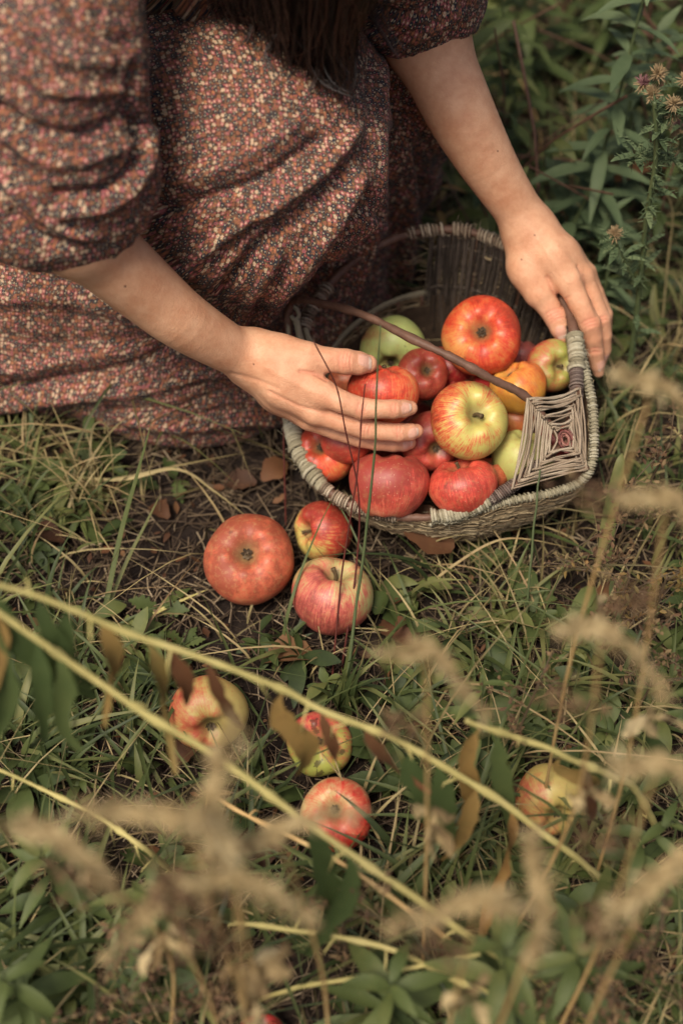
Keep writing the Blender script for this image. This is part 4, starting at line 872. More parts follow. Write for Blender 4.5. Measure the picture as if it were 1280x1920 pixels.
def brush():   # tangled stems and leaves in the dark behind the basket, up to and past the top edge
    rg = np.random.default_rng(8); mb = MB(); ml = MB()
    for i in range(520):
        y = rg.uniform(.34, 1.5); x = rg.uniform(-.5, .75)
        if x < .16 and y < .8: continue
        h_ = rg.uniform(.06, .26); C = spline([[x, y, 0], [x+rg.normal(0, .03), y+rg.normal(0, .03), h_*.5], [x+rg.normal(0, .08), y+rg.normal(0, .06), h_]], 7); tube(mb, C, rg.uniform(.0006, .002), 4, at=rg.random(), cap=False)
        for k in range(rg.integers(2, 8)):
            q = C[rg.integers(1, 7)]; a = rg.uniform(0, 6.28); L_ = rg.uniform(.02, .05); leaf(ml, q, [math.cos(a), math.sin(a), rg.uniform(-.4, .6)], L_, L_*.17, rg.normal(0, .4, 3)+[0, -.3, 1], .4, rg.random(), 6, .3, .05)
    o = mb.build('undergrowth', [M['twig']]); tag(o, 'tangle of dark thin stems behind the basket', 'undergrowth'); o['kind'] = 'stuff'
    o = ml.build('undergrowth_leaves', [M['weed']]); tag(o, 'dim green leaves of the tangle behind the basket', 'undergrowth'); o['kind'] = 'stuff'
brush()

# ------------------------------------------------------------------ plants that stand by themselves
def leafy_plant(base, top, n, L0, label, group='tall leafy plants behind the basket', mat='leafy', seed=0, wd=.11, droop=.35, sr=.0028, up=.25, st='greenstem', name='leafy_plant'):
    rg = np.random.default_rng(200+seed); base = np.asarray(base, float); top = np.asarray(top, float); o = empty(name, base, label, 'plant', group)
    C = spline([base, base*.6+top*.4+rg.normal(0, .01, 3), top], 24); mb = MB(); tube(mb, C, np.linspace(sr, sr*.4, 24), 6); mb.build('stem', M[st], o)
    mb = MB()
    for i in range(n):
        f = .12+.88*(i/n)**.9; q = C[min(23, int(f*23))]; a = i*2.4+rg.normal(0, .25); L_ = L0*(1.15-.55*f)*rg.uniform(.75, 1.15)
        d = np.array([math.cos(a), math.sin(a), up+.9*max(0, f-.7)*2+rg.normal(0, .15)]); leaf(mb, q, d, L_, L_*wd*rg.uniform(.85, 1.25), np.array([0, 0, 1])-.3*d+rg.normal(0, .15, 3), droop*rg.uniform(.5, 1.5), float(np.clip(.25+.55*f+rg.normal(0, .15), 0, 1)), 9, .35, .03, .8)
    mb.build('foliage', M[mat], o); return o
b0 = P(1000, 540, 0)
leafy_plant(b0, b0+[.09, .09, .40], 58, .088, 'tallest grey green plant with lance leaves just right of the raised forearm', seed=1)
b0 = P(930, 330, 0); leafy_plant(b0, b0+[-.02, .02, .27], 30, .075, 'short leafy plant pressed against the forearm near the top', seed=2, mat='weed')
b0 = P(1140, 420, 0); leafy_plant(b0, b0+[.02, .03, .25], 40, .080, 'bushy leafy plant between the tallest plant and the thistle', seed=3)
b0 = P(1230, 260, 0); leafy_plant(b0, b0+[.05, .05, .22], 30, .075, 'dark leafy plant in the top right corner behind the thistle', seed=4, mat='weed')
b0 = P(1000, 200, 0); leafy_plant(b0, b0+[-.04, .02, .25], 32, .085, 'leafy plant beyond the elbow at the top edge', seed=5, mat='weed')
b0 = P(1110, 150, 0); leafy_plant(b0, b0+[.03, .03, .30], 34, .08, 'leafy plant farthest back at the top edge', seed=6, mat='weed')
b0 = P(1075, 640, 0)+[.03, .05, 0]; leafy_plant(b0, b0+[.0, .03, .12], 22, .06, 'low leafy plant just beyond the hand on the rim', seed=7)
b0 = P(870, 600, 0)+[-.02, .13, 0]; leafy_plant(b0, b0+[-.01, .0, .14], 18, .045, 'spindly weed with tiny yellow flowers between the skirt and the basket', seed=8, mat='ochre', st='twig')

def thistle(path, r0, heads, sides, label, seed, group='thistles on the right'):
    rg = np.random.default_rng(300+seed); pts = [P(*p) for p in path]; o = empty('thistle', pts[0], label, 'plant', group); C = spline(pts, 60)
    mb = MB(); tube(mb, C, np.linspace(r0, r0*.6, 60), 7); mf = MB(); allC = [C]
    for s_ in sides:
        S = spline([P(*p) for p in s_], 24); tube(mb, S, np.linspace(r0*.6, r0*.35, 24), 6); allC.append(S)
    for S in allC:
        for q in S[4:]:
            for k in range(3):
                d = rg.normal(0, 1, 3)+[0, 0, .3]; d /= np.linalg.norm(d); tube(mf, [q, q+d*.003, q+d*rg.uniform(.006, .014)], [.0010, .0008, .0001], 4, at=rg.random(), cap=False)
            if rg.random() < .55:
                a = rg.uniform(0, 6.28); d = np.array([math.cos(a), math.sin(a), .35]); L_ = rg.uniform(.018, .036)
                leaf(mf, q, d, L_, L_*.10, (0, 0, 1), .2, rg.random(), 6, .3, .1)
                for k in range(9):
                    f = (k//2+1)/6; sd_ = np.cross(d, [0, 0, 1.])*(1 if k % 2 else -1); e = d*.5+sd_+rg.normal(0, .3, 3); e /= np.linalg.norm(e); tube(mf, [q+d*L_*f, q+d*L_*f+e*rg.uniform(.003, .007)], [.0007, .0001], 4, at=rg.random(), cap=False)
    mb.build('stem', M['greenstem'], o); mf.build('foliage', M['leafy'], o)
    for x, y, z, kind in heads:
        c = P(x, y, z); mb = MB(); ax = np.array([rg.normal(0, .3), -.2, 1.]); ax /= np.linalg.norm(ax)
        for k in range(110):
            d = ax*rg.uniform(.2, 1)+rg.normal(0, .55, 3); d /= np.linalg.norm(d); mb.cur = 1 if (kind and d@ax > .55) else 0
            tube(mb, [c, c+d*.004, c+d*rg.uniform(.006, .011)], [.0012, .0008, .0002], 4, at=rg.random(), cap=False)
        mb.build('flower_head', [M['thistlehead'], M['purple']], o)
thistle([(1150, 770, 0), (1178, 690, .05), (1200, 520, .17), (1212, 400, .25), (1228, 300, .31), (1226, 190, .37)], .0036, [(1222, 178, .37, 0), (1205, 158, .375, 1), (1232, 140, .39, 0), (1262, 195, .365, 0), (1150, 440, .235, 0), (1262, 215, .35, 0)],
        [[(1196, 540, .16), (1170, 490, .2), (1150, 445, .235)], [(1226, 270, .32), (1245, 230, .34), (1262, 205, .36)], [(1222, 300, .30), (1198, 290, .30), (1182, 300, .29)], [(1224, 330, .29), (1245, 300, .30), (1262, 300, .29)]], 'spiny green thistle with pink and straw coloured heads standing on the right', 1)
thistle([(1290, 520, 0), (1285, 380, .14), (1275, 260, .24), (1285, 150, .33)], .0022, [(1284, 150, .33, 0), (1275, 200, .29, 0), (1268, 240, .26, 1)], [], 'second thistle cut off by the right edge, with dry tan heads', 2)

def stalk(name, pts, r, mat, label, cat='plant stalk', group=None, leaves=(), r1=None, seed=0, n=50, nodes=0):
    """a bent stalk rooted in the ground; leaves = (fraction along it, length, half width, material, azimuth, twist)"""
    rg = np.random.default_rng(400+seed); root = np.asarray(pts[0]); o = empty(name, root, label, cat, group); C = spline(pts, n); C = C+(r*.28*np.array([[mnoise.noise(Vector((i*.16, j*9.7, seed))) for j in range(3)] for i in range(n)]))*2; mb = MB(); rad = np.linspace(r, r1 or r*.6, n)*(1+.08*rg.standard_normal(n))
    if nodes:
        for k in range(nodes*2): q = C[int(n*(k+.5)/nodes/2)]; dd = rg.normal(0, 1, 3)+[0, 0, -.6]; dd /= np.linalg.norm(dd); tube(mb, [q, q+dd*rg.uniform(.006, .016), q+dd*.016+[0, 0, -rg.uniform(.002, .02)]], [r*.4, r*.3, r*.15], 5)
        for k in range(nodes): rad = rad+r*.45*np.exp(-((np.arange(n)-n*(k+.5)/nodes)/.8)**2)
    tube(mb, C, rad, 7); mb.build('stem', M[mat], o)
    for f, L_, wd, mm, az, tw in leaves:
        q = C[int(f*(n-1))]; m2 = MB(); s = np.linspace(0, 1, 14); d = np.array([math.cos(az), math.sin(az), 0])
        K = q+d*(L_*.22*np.sin(s*1.5))[:, None]+np.array([0, 0, -1.])*(L_*s**1.25)[:, None]*.95; K = K+np.array([math.sin(az), -math.cos(az), 0])*(rg.normal(0, .30)*L_*s**2)[:, None]+RT*(rg.normal(0, .05)*L_*np.sin(s*rg.uniform(4, 8)))[:, None]
        if tw > 2: K = K+d*(L_*.35*s**3)[:, None]+np.array([0, 0, 1])*(L_*.3*s**4)[:, None]
        K[:, 2] = np.maximum(K[:, 2], .004); ribbon(m2, K, wd*.85*np.where(s < .12, .12, np.sin(np.pi*np.clip((s-.08)**.75, .05, .97))**.8)*(1+.13*rg.standard_normal(14)), [-d[0]*.2, -1, .4], .5, rg.uniform(.2, .9), tw*1.1)
        m2.build('leaf', M[mm], o)
    return o
FG = 'bent stalks crossing the foreground'
stalk('bent_stalk', [P(1160, 1950, 0), PD(1020, 1850, 1.08), PD(800, 1700, 1.02), PD(600, 1560, .99), PD(420, 1430, .97), PD(200, 1290, .95), PD(40, 1175, .93), PD(-120, 1075, .91)], .0031, 'stalk', 'longest yellow green stalk, running from the left edge down to the lower right', group=FG, seed=1, n=90, nodes=7,
      leaves=[(.90, .13, .010, 'hanging', -1.2, .5), (.84, .10, .009, 'hanging', -1.5, .6), (.80, .09, .008, 'hanging', -2, .4), (.93, .09, .007, 'ochre', -.5, 1), (.40, .12, .010, 'hanging', -1.4, .4), (.46, .11, .011, 'hanging', -.4, .8), (.30, .08, .007, 'hanging', -.8, .6)])
stalk('bent_stalk', [P(1150, 1680, 0), PD(1085, 1612, 1.115), PD(920, 1490, 1.06), PD(755, 1392, 1.03), PD(620, 1338, 1.01), PD(480, 1272, .99), PD(240, 1185, .96), PD(60, 1115, .93), PD(-120, 1060, .90)], .0030, 'stalk', 'upper long tan stalk hung with drooping leaves above the first windfalls', group=FG, seed=2, n=90, nodes=6,
      leaves=[(.93, .125, .0105, 'hanging', -1.3, .5), (.87, .085, .009, 'hanging', -1.6, .6), (.84, .09, .009, 'hanging', -2, .4), (.79, .085, .010, 'ochre', -1.2, 2.4), (.74, .11, .008, 'ochre', -1, 3), (.71, .06, .008, 'deadleaf', -.8, 1), (.68, .075, .006, 'deadleaf', -1.4, 1), (.595, .095, .011, 'ochre', -1.4, .8),
              (.44, .085, .0075, 'deadleaf', -1.0, 3), (.37, .085, .010, 'hanging', -1.4, .4), (.335, .10, .011, 'hanging', -1.6, .6), (.27, .07, .009, 'ochre', -1.2, .6), (.23, .11, .009, 'ochre', -1.2, 3), (.52, .06, .006, 'deadleaf', -1, .7)])
stalk('bent_stalk', [P(1230, 1560, 0), PD(1190, 1480, 1.15), PD(1110, 1440, 1.08), PD(990, 1390, 1.05), PD(872, 1350, 1.03)], .0034, 'stalk', 'short yellow stalk ending above the windfall at lower right', group=FG, seed=3, nodes=3,
      leaves=[(.55, .07, .007, 'deadleaf', -1.3, .7), (.62, .065, .006, 'ochre', -.9, .6), (.93, .11, .010, 'ochre', -1.4, .8), (.86, .12, .009, 'hanging', -1.2, .5)])
stalk('bent_stalk', [P(1120, 1930, .0), PD(980, 1870, 1.12), PD(800, 1730, 1.10), PD(640, 1620, 1.10), PD(430, 1510, 1.13), PD(390, 1480, 1.14)], .0026, 'stalk_tan', 'thin tan stalk low among the grass under the longest stalk', group=FG, seed=4, nodes=5, leaves=[(.5, .06, .006, 'hanging', -1, .5)])
stalk('bent_stalk', [P(330, 1640, 0), PD(270, 1590, 1.13), PD(180, 1530, 1.13), PD(60, 1470, 1.13), PD(-60, 1420, 1.12)], .0024, 'stalk', 'thin green stalk entering at the left edge beside dark grass', group=FG, seed=5, nodes=4)
stalk('bent_stalk', [P(1120, 1990, 0), PD(1020, 1915, 1.08), PD(860, 1840, 1.06), PD(700, 1770, 1.05), PD(560, 1745, 1.06), PD(440, 1730, 1.08)], .0028, 'stalk', 'lowest stalk, leaving through the bottom edge', group=FG, seed=6, nodes=4)
stalk('bent_stalk', [P(480, 1880, 0), PD(560, 1850, 1.09), PD(720, 1825, 1.06), PD(830, 1800, 1.04), PD(900, 1790, 1.03)], .0022, 'stalk', 'thin yellow stalk rising to the right across the lowest one', group=FG, seed=7)
TS = 'thin upright stems before the basket'
stalk('thin_stem', [P(622, 1285, 0), P(640, 1080, .085), P(668, 900, .17), P(676, 800, .215), P(684, 720, .25)], .0010, 'redstem', 'thin dark red stem in front of the pink windfall, nearer its left side', 'plant stem', TS, seed=11)
stalk('thin_stem', [P(640, 1260, 0), P(668, 1060, .08), P(672, 930, .14), P(648, 810, .20), P(630, 725, .245), P(588, 640, .29)], .0010, 'redstem', 'thin dark red stem that crosses the palm of the reaching hand', 'plant stem', TS, seed=12)
stalk('thin_stem', [P(645, 1310, 0), P(668, 1140, .07), P(690, 960, .155), P(703, 830, .22), P(706, 720, .27), P(713, 610, .32)], .0018, 'greenstem', 'green stem passing the fingertips of the reaching hand', 'plant stem', TS, seed=13, r1=.0005)
stalk('thin_stem', [P(536, 985, 0), P(533, 880, .05), P(531, 790, .09)], .0011, 'redstem', 'short reddish stem between the skirt hem and the left rim', 'plant stem', TS, seed=14)
stalk('thin_stem', [P(984, 1180, 0), P(992, 1080, .05), P(1003, 960, .10), P(1012, 880, .13)], .0014, 'greenstem', 'green stem leaning on the basket side under the woven diamond', 'plant stem', TS, seed=15)
stalk('thin_stem', [P(1238, 640, 0), P(1250, 500, .06), P(1260, 400, .11), P(1240, 350, .14)], .0012, 'drygrass', 'pale dry stem beside the thistle', 'plant stem', TS, seed=16)
stalk('thin_stem', [P(1150, 520, .0), P(1105, 440, .06), P(1085, 385, .09), P(1060, 372, .09)], .0010, 'drygrass', 'pale curled dry stem right of the wrist', 'plant stem', TS, seed=17)
stalk('thin_stem', [P(1010, 300, 0)+[0, 0, 0], P(1010, 240, .03), P(965, 140, .08), P(905, 150, .08)], .0016, 'stalk_tan', 'arched tan stem beside the raised forearm', 'plant stem', TS, seed=18)
def longblade(pts, wd, mat, label, group='long grass blades at the left', at=.5, name='grass_stalk'):
    pts = [P(*p) for p in pts]; C = spline(pts, 26); s = np.linspace(0, 1, 26); mb = MB(); ribbon(mb, C, wd*np.clip(1-s**3, .05, 1), [0, -.6, 1], .3, at, .6); o = mb.build(name, M[mat], origin=pts[0]); tag(o, label, 'grass stalk', group)
longblade([(190, 1180, 0), (225, 1010, .06), (258, 890, .11), (285, 790, .15)], .0026, 'grass', 'long green blade standing upright left of the windfalls', at=.75)
longblade([(182, 1190, 0), (235, 1060, .03), (275, 980, .05), (302, 925, .065)], .0020, 'grass', 'shorter green blade leaning right beside the longest one', at=.95)
longblade([(130, 910, 0), (230, 896, .03), (330, 874, .035), (462, 848, .02)], .0016, 'drygrass', 'tan blade reaching right below the skirt hem')
longblade([(60, 885, 0), (220, 900, .03), (330, 880, .035), (400, 920, .02), (470, 975, .01)], .0016, 'drygrass', 'tan blade bent over towards the largest windfall', at=.7)
longblade([(-20, 800, 0), (60, 840, .02), (150, 900, .02), (250, 930, .01)], .0013, 'drygrass', 'straw blade slanting down from the left edge', at=.8)
longblade([(110, 1010, 0), (150, 900, .03), (200, 820, .05), (245, 775, .06)], .0016, 'drygrass', 'tan blade curving up towards the hem', at=.4)
longblade([(180, 960, 0), (170, 860, .04), (176, 800, .055), (200, 800, .055), (212, 880, .035), (210, 950, .01)], .0012, 'drygrass', 'hooked straw blade under the skirt hem', at=.3)
longblade([(235, 1180, 0), (310, 1140, .008), (390, 1105, .01)], .0020, 'stalk', 'yellow straw lying just below the largest windfall', at=.8)
longblade([(400, 905, .004), (340, 925, .02), (300, 928, .02)], .0010, 'drygrass', 'short brown straw above the largest windfall', at=.2)
longblade([(770, 1120, 0), (720, 1112, .02), (690, 1105, .03)], .0012, 'drygrass', 'pale straw curving off the pink windfall', 'grass blades before the basket', at=.9)
longblade([(780, 1120, 0), (850, 1060, .03), (950, 1010, .05), (1080, 1030, .02)], .0014, 'drygrass', 'long pale straw bowed under the basket', 'grass blades before the basket', at=.9)
longblade([(935, 1190, 0), (985, 1120, .02), (1060, 1060, .035), (1120, 1035, .04)], .0016, 'grass', 'light green blade right of the green stem by the basket', 'grass blades before the basket', at=1)
longblade([(1130, 1080, 0), (1140, 980, .05), (1160, 880, .10), (1165, 850, .11)], .0075, 'grass', 'broad green blade at the right of the basket', 'grass blades before the basket', at=.95)
longblade([(1100, 1770, 0), (1120, 1700, .05), (1135, 1650, .09), (1140, 1620, .11)], .0070, 'grass', 'broad green blade near the bottom right', 'grass blades before the basket', at=.8)
longblade([(1240, 640, 0), (1225, 580, .03), (1228, 530, .05)], .006, 'grass', 'broad pale green blade under the thistle', 'grass blades before the basket', at=1)

def tuft(x, y, n, h, wd, mat, label, group, seed, spread=.012, lean=(.5, 1.3)):
    rg = np.random.default_rng(500+seed); c = P(x, y, 0); mb = MB()
    for k in range(n):
        a = rg.uniform(0, 6.28); hh = h*rg.uniform(.5, 1.1); blade(mb, c+[rg.normal(0, spread), rg.normal(0, spread), 0], hh, hh*rg.uniform(*lean), a, wd*rg.uniform(.6, 1.2), rg.random(), 10, .6, rg.normal(0, .6))
    o = mb.build('grass_tuft', M[mat], origin=c); tag(o, label, 'grass tuft', group)
TG, TD = 'green grass tufts', 'dry grass tufts'
tuft(640, 1325, 16, .085, .0034, 'grass', 'green tuft of wide blades above the scabby windfall', TG, 1, .006, (.1, .7))
tuft(170, 930, 34, .09, .0012, 'drygrass', 'dry yellow tuft under the skirt hem at the left', TD, 2, .02)
tuft(50, 860, 26, .08, .0013, 'drygrass', 'dry yellow tuft at the left edge below the skirt', TD, 3, .02)
tuft(90, 1010, 22, .07, .0026, 'grass', 'green tuft left of the upright green blade', TG, 4, .02)
tuft(870, 1110, 20, .075, .0011, 'drygrass', 'dry tuft directly under the front of the basket', TD, 5, .02, (.2, .8))
tuft(1060, 1090, 20, .07, .0013, 'drygrass', 'dry tuft below the right end of the basket', TD, 6, .03, (.3, 1))
tuft(60, 1430, 26, .08, .0040, 'grass', 'dark green tuft of broad curved blades at the left edge', TG, 7, .02, (.8, 1.6))
tuft(260, 1440, 22, .07, .0034, 'grass', 'green tuft between the yellow windfall and the left edge', TG, 8, .02, (.8, 1.6))
tuft(860, 1560, 24, .08, .0034, 'grass', 'green tuft left of the yellow windfall at lower right', TG, 9, .025, (.6, 1.4))
tuft(1180, 1300, 24, .09, .0036, 'grass', 'green tuft at the right edge above the yellow windfall', TG, 10, .02, (.5, 1.3))
tuft(760, 1760, 30, .10, .0040, 'grass', 'green tuft under the middle of the lowest stalks', TG, 11, .03, (.6, 1.4))
tuft(180, 1820, 26, .10, .0040, 'grass', 'green tuft in the bottom left corner', TG, 12, .03, (.6, 1.4))
tuft(970, 1250, 22, .07, .0030, 'grass', 'green tuft in the open between basket and short stalk', TG, 13, .03, (.6, 1.4))
tuft(1230, 1000, 20, .10, .0030, 'grass', 'green tuft at the right edge beside the broad blade', TG, 14, .02, (.3, 1.0))
tuft(1160, 760, 26, .09, .0018, 'drygrass', 'dry tuft under the fingertips of the hand on the rim', TD, 16, .02, (.3, .9))
tuft(1250, 700, 26, .10, .0022, 'drygrass', 'dry tuft at the right edge under the thistle', TD, 17, .02, (.3, .9))
tuft(700, 1620, 26, .09, .0016, 'drygrass', 'dry tuft right of the cream windfall', TD, 18, .03, (.6, 1.4))
tuft(460, 1640, 22, .07, .0026, 'grass', 'green tuft below the cream windfall, left of centre', TG, 15, .03, (.6, 1.4))

def broadleaf(x, y, n, L0, label, seed, mat='weed'):
    rg = np.random.default_rng(600+seed); c = P(x, y, 0); mb = MB()
    for k in range(n):
        a = 2.4*k+rg.normal(0, .3); L_ = L0*rg.uniform(.7, 1.15); d = np.array([math.cos(a), math.sin(a), rg.uniform(.25, .7)]); d /= np.linalg.norm(d); s = np.linspace(0, 1, 15)
        C = c+[0, 0, .004]+d*(L_*s)[:, None]; C[:, 2] -= .35*L_*s**2; C[:, 2] = np.maximum(C[:, 2], .003); W = L_*.20*np.sin(np.pi*np.clip(s**.9, .02, .98))**.8*(1+.28*np.sign(np.sin(s*34))*(s > .15)*(s < .92))
        ribbon(mb, C, W, np.array([0, 0, 1])+rg.normal(0, .2, 3), .2, float(np.clip(rg.normal(.5, .2), 0, 1)))
    o = mb.build('broadleaf_weed', M[mat], origin=c); tag(o, label, 'weed', 'low toothed weeds')
for i, a in enumerate([(300, 1150, 4, .05, 'dark toothed weed between the two long stalks and largest windfall'), (345, 1215, 5, .035, 'pale toothed weed just above the yellow windfall at lower left'), (70, 960, 5, .05, 'grey green toothed weed at the left edge'), (240, 905, 3, .045, 'toothed weed beside the tan blades under the hem'), (330, 905, 3, .03, 'small toothed weed on the bare soil'),
    (900, 1065, 4, .035, 'toothed weed under the front of the basket'), (1000, 1345, 5, .045, 'toothed weed above the short yellow stalk'), (700, 1400, 3, .035, 'crinkled weed leaf right of the scabby windfall'), (1160, 1420, 6, .04, 'toothed weed right of the short yellow stalk'), (140, 1300, 6, .035, 'toothed weed behind the leaves hanging at the left'), (1000, 1620, 5, .04, 'toothed weed below the yellow windfall at lower right'), (540, 1740, 5, .045, 'toothed weed above the lowest stalk'), (1190, 620, 5, .04, 'toothed weed at the foot of the thistle'), (1240, 560, 4, .045, 'pale toothed weed right of the thistle')]): broadleaf(*a, i)
def fallen(x, y, z, L_, label, seed, mat='deadleaf', wf=.33):
    rg = np.random.default_rng(700+seed); c = P(x, y, z); mb = MB(); a = rg.uniform(0, 6.28); s = np.linspace(0, 1, 10); K = c+np.array([math.cos(a), math.sin(a), 0])*((s-.5)*L_)[:, None]; K[:, 2] += .22*L_*np.sin(s*3.1+rg.uniform(0, 1))*rg.uniform(.3, 1)
    ribbon(mb, K, L_*wf*np.sin(np.pi*np.clip(s, .04, .97))**.7*(1+.1*rg.standard_normal(10)), rg.normal(0, .3, 3)+[0, 0, 1], rg.uniform(.2, .8), rg.random(), rg.normal(0, .4)); o = mb.build('fallen_leaf', M[mat], origin=c); tag(o, label, 'leaf', 'fallen brown leaves')
fallen(800, 1003, .045, .055, 'crumpled brown leaf caught under the front rim', 1, wf=.42)
for i, a in enumerate([(515, 885, .012, .035, 'rusty leaf left of the basket'), (450, 905, .006, .035, 'orange leaf on the soil above the largest windfall'), (300, 960, .006, .03, 'brown leaf on the bare soil'), (80, 1010, .012, .045, 'brown leaf among the weeds at the left edge'), (545, 1240, .008, .05, 'crumbly ochre leaf above the scabby windfall'), (350, 1410, .006, .035, 'brown leaf below the yellow windfall at lower left'),
    (950, 1480, .008, .04, 'brown leaf left of the yellow windfall at lower right'), (1130, 1130, .01, .04, 'brown leaf right of the basket in the litter'), (500, 1590, .006, .035, 'purple brown leaf left of the cream windfall'), (1200, 330, .08, .06, 'large russet leaf behind the thistle'), (900, 190, .06, .05, 'russet leaf among plants beside the forearm'), (740, 1190, .01, .04, 'tan leaf right of the pink windfall')]): fallen(*a, i+2)

def dried_plant(x, y, d, label, seed, parts=('leaf', 'bud', 'crumple'), sc_=1.0, ang=0.0, flip=1):
    """dead stem with a long furled tan leaf, a brown bud cluster and crumpled pale leaves"""
    rg = np.random.default_rng(800+seed); d = d-.16; sc_ = sc_*.84; head = PD(x, y, d); base = np.array([head[0]+rg.normal(0, .02), head[1]+rg.uniform(-.02, .05), 0]); o = empty('dried_plant', base, label, 'dried plant', 'dried plants in the foreground')
    C = spline([base, base*.5+head*.5+rg.normal(0, .012, 3), head], 20); mb = MB(); tube(mb, C, np.linspace(.0016, .0010, 20), 5); mb.build('stem', M['stalk_tan'], o)
    if 'leaf' in parts:
        for k in range(2):
            mb = MB(); s = np.linspace(0, 1, 14); a = ang+rg.normal(0, .25)+k*2.6; v = RT*math.cos(a)*flip-UP*.75*math.sin(a)*1.0; v = v/np.linalg.norm(v); L_ = .058*sc_*(1 if k == 0 else .5)
            K = head+v*(L_*(s-.12))[:, None]+np.array([0, 0, -.3])*(L_*s**2)[:, None]+rg.normal(0, .0008, (14, 3)); ribbon(mb, K, .0060*sc_*np.sin(np.pi*np.clip(s**.8, .06, .95))**.6*(1+.3*rg.standard_normal(14)), camdir(0, .3, 1), .7, rg.uniform(.3, .8), 1.4)
            for q in range(90):
                j = rg.integers(0, 14); dd = v*.7+rg.normal(0, .6, 3); leaf(mb, K[j], dd, rg.uniform(.006, .016)*sc_, .0012*sc_, rg.normal(0, 1, 3), .2, rg.random(), 4, .4, .1)
            mb.build('plume', M['beige'], o)
    if 'bud' in parts:
        mb = MB(); c = C[15]+RT*(-.018*sc_)
        for k in range(70):
            p = c+rg.normal(0, 1, 3)*[.011*sc_, .008*sc_, .008*sc_]; dd = rg.normal(0, 1, 3); dd /= np.linalg.norm(dd); leaf(mb, p, dd, rg.uniform(.004, .010)*sc_, .0018*sc_, rg.normal(0, 1, 3), .2, rg.random(), 4, .5, .1)
        tube(mb, [C[14], c*.5+C[14]*.5, c+rg.normal(0, .002, 3)], .0009, 4); mb.build('seed_sprays', M['brownbud'], o)
    if 'crumple' in parts:
        mb = MB(); c = C[11]+RT*.006
        for k in range(7):
            dd = rg.normal(0, .6, 3)+[0, 0, -.8]; leaf(mb, c+rg.normal(0, .003, 3), dd, rg.uniform(.018, .032)*sc_, .0055*sc_, rg.normal(0, 1, 3), .1, rg.random(), 8, .8, .22, twist=1.5)
        mb.build('withered_leaf', M['beige'], o)
for i, a in enumerate([(800, 1215, .95, 'dried plant with long tan leaf right of the pink windfall'), (1130, 1175, .93, 'dried plant with long tan leaf below the right end of the basket'), (1235, 1425, .90, 'dried plant with long tan leaf right of the yellow windfall'), (440, 1640, .88, 'dried plant whose leaf crosses just left of the cream windfall'),
    (90, 1560, .90, 'dried plant nearest the left edge'), (1225, 720, .98, 'dried plant at the right edge beside the basket'), (1250, 930, .95, 'dried plant at the right edge below the basket')]): dried_plant(*a, i, ang=.75)
dried_plant(340, 1530, .84, 'dried plant with a blurred tan cluster left of the longest stalk', 20, sc_=1.15, ang=.1, flip=-1); dried_plant(400, 1500, .86, 'dried plant with upright pale leaves against the longest stalk', 21, ang=-1.3, sc_=1.1); dried_plant(520, 1560, .90, 'dried plant pointing its tan leaf at the cream windfall', 22, ang=-.25, parts=('leaf',), sc_=1.0)
dried_plant(900, 1680, .86, 'dried plant with tan leaf pointing left below the lower right windfall', 23, ang=.1, flip=-1, sc_=1.0); dried_plant(1020, 1700, .90, 'dried plant with upright crumpled leaves below the lower right windfall', 24, ang=-1.1, parts=('leaf', 'crumple')); dried_plant(1230, 1650, .90, 'dried plant slanting up at the lower right edge', 25, ang=-.5, parts=('leaf', 'bud'), sc_=1.1); dried_plant(300, 1680, .93, 'dried plant slanting down to the left near the bottom', 26, ang=.8, flip=-1, parts=('leaf',))

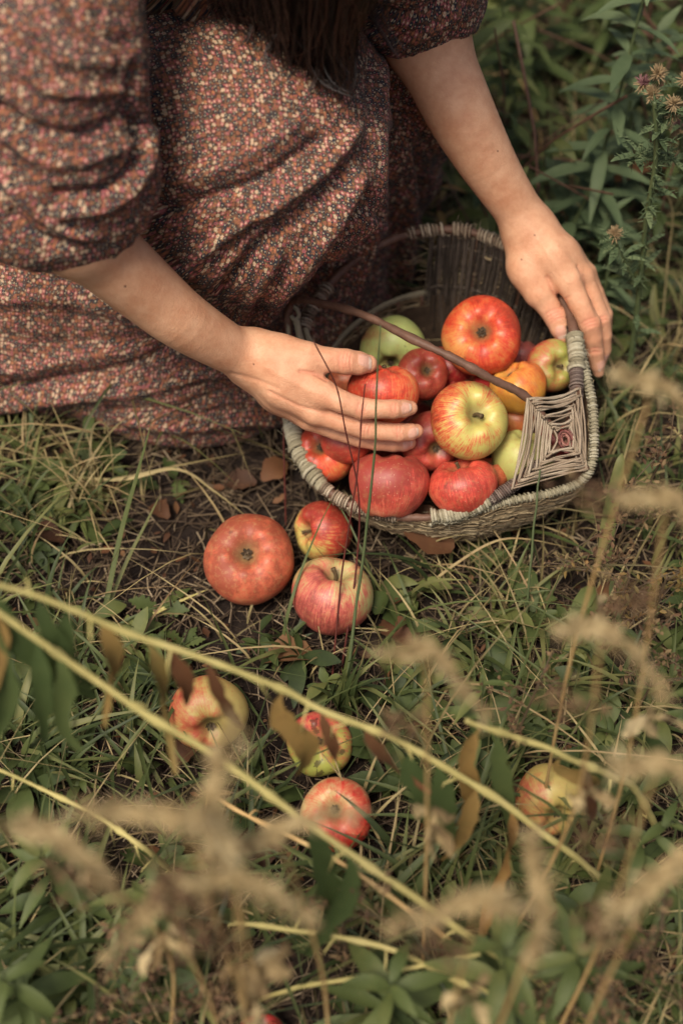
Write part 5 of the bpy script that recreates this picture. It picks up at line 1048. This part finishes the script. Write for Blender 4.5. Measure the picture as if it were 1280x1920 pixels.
def brown_weed(x, y, h, label, seed, mat='brownbud'):
    rg = np.random.default_rng(900+seed); c = P(x, y, h); base = np.array([c[0]+rg.normal(0, .01), c[1], 0]); o = empty('seeding_weed', base, label, 'weed', 'brown seeding weeds'); ms, mh = MB(), MB(); top = c
    C = spline([base, (base+top)/2+rg.normal(0, .006, 3), top], 14); tube(ms, C, .0011, 5)
    for k in range(9):
        q = C[rg.integers(5, 14)]; e = q+rg.normal(0, 1, 3)*[.028, .018, .012]+[0, 0, .012]; S = spline([q, (q+e)/2+[0, 0, .004], e], 7); tube(ms, S, .0006, 4)
        for j in range(13):
            p = S[rg.integers(2, 7)]+rg.normal(0, .0028, 3); dd = rg.normal(0, 1, 3); leaf(mh, p, dd, rg.uniform(.004, .009), .0017, rg.normal(0, 1, 3), .1, rg.random(), 4, .5, .1)
    ms.build('stem', M['weedstem'], o); mh.build('seed_sprays', M[mat], o)
for i, a in enumerate([(180, 1850, .16, 'brown seeding weed in the bottom left corner'), (330, 1790, .18, 'brown seeding weed at the bottom, second from the left corner'), (240, 1730, .18, 'reddish brown weed above the bottom left corner', ), (640, 1690, .16, 'orange brown weed under the longest stalk'), (1180, 1080, .14, 'brown seeding weed right of the basket end'), (1250, 1080, .15, 'yellowish seeding weed at the right edge below the basket'), (1150, 1860, .16, 'brown seeding weed in the bottom right corner'), (1060, 1830, .12, 'brown seeding weed left of the bottom right corner'), (1240, 1740, .18, 'reddish brown weed above the bottom right corner'),
    (1190, 900, .14, 'brown seeding weed level with the woven diamond'), (1255, 830, .17, 'brown seeding weed at the right edge above the broad blade'), (1150, 1010, .10, 'small brown seeding weed at the foot of the basket end'), (1200, 1200, .13, 'brown seeding weed right of the open grass'),
    (1010, 1280, .16, 'brown seeding weed above the short yellow stalk'), (420, 1860, .12, 'brown seeding weed at the bottom, left of centre')]): brown_weed(*a, i, 'ochre' if i in (5,) else 'brownbud')
for i, (x, y, h, n, L_, lb) in enumerate([(300, 1830, .18, 20, .065, 'blurred green plant at the bottom left'), (110, 1760, .16, 18, .06, 'green plant by the left edge near the bottom'), (880, 1950, .20, 26, .075, 'blurred green plant at the bottom right of centre'), (1010, 1930, .16, 22, .07, 'green plant at the bottom beside the lowest stalk end'), (700, 1960, .14, 20, .07, 'green plant at the bottom edge in the middle'),
    (1230, 1480, .17, 18, .06, 'green plant at the right edge beside the yellow windfall'), (40, 1960, .15, 18, .07, 'green plant in the very bottom left corner'), (1190, 1660, .12, 14, .05, 'green plant at the right edge near the bottom'), (860, 1420, .14, 14, .045, 'green plant left of the short yellow stalk')]):
    b0 = P(x, y, 0); leafy_plant(b0, b0+[.01, .0, h], n, L_, lb, 'leafy plants in the foreground', 'weed', 30+i, .12, .5, .0016)
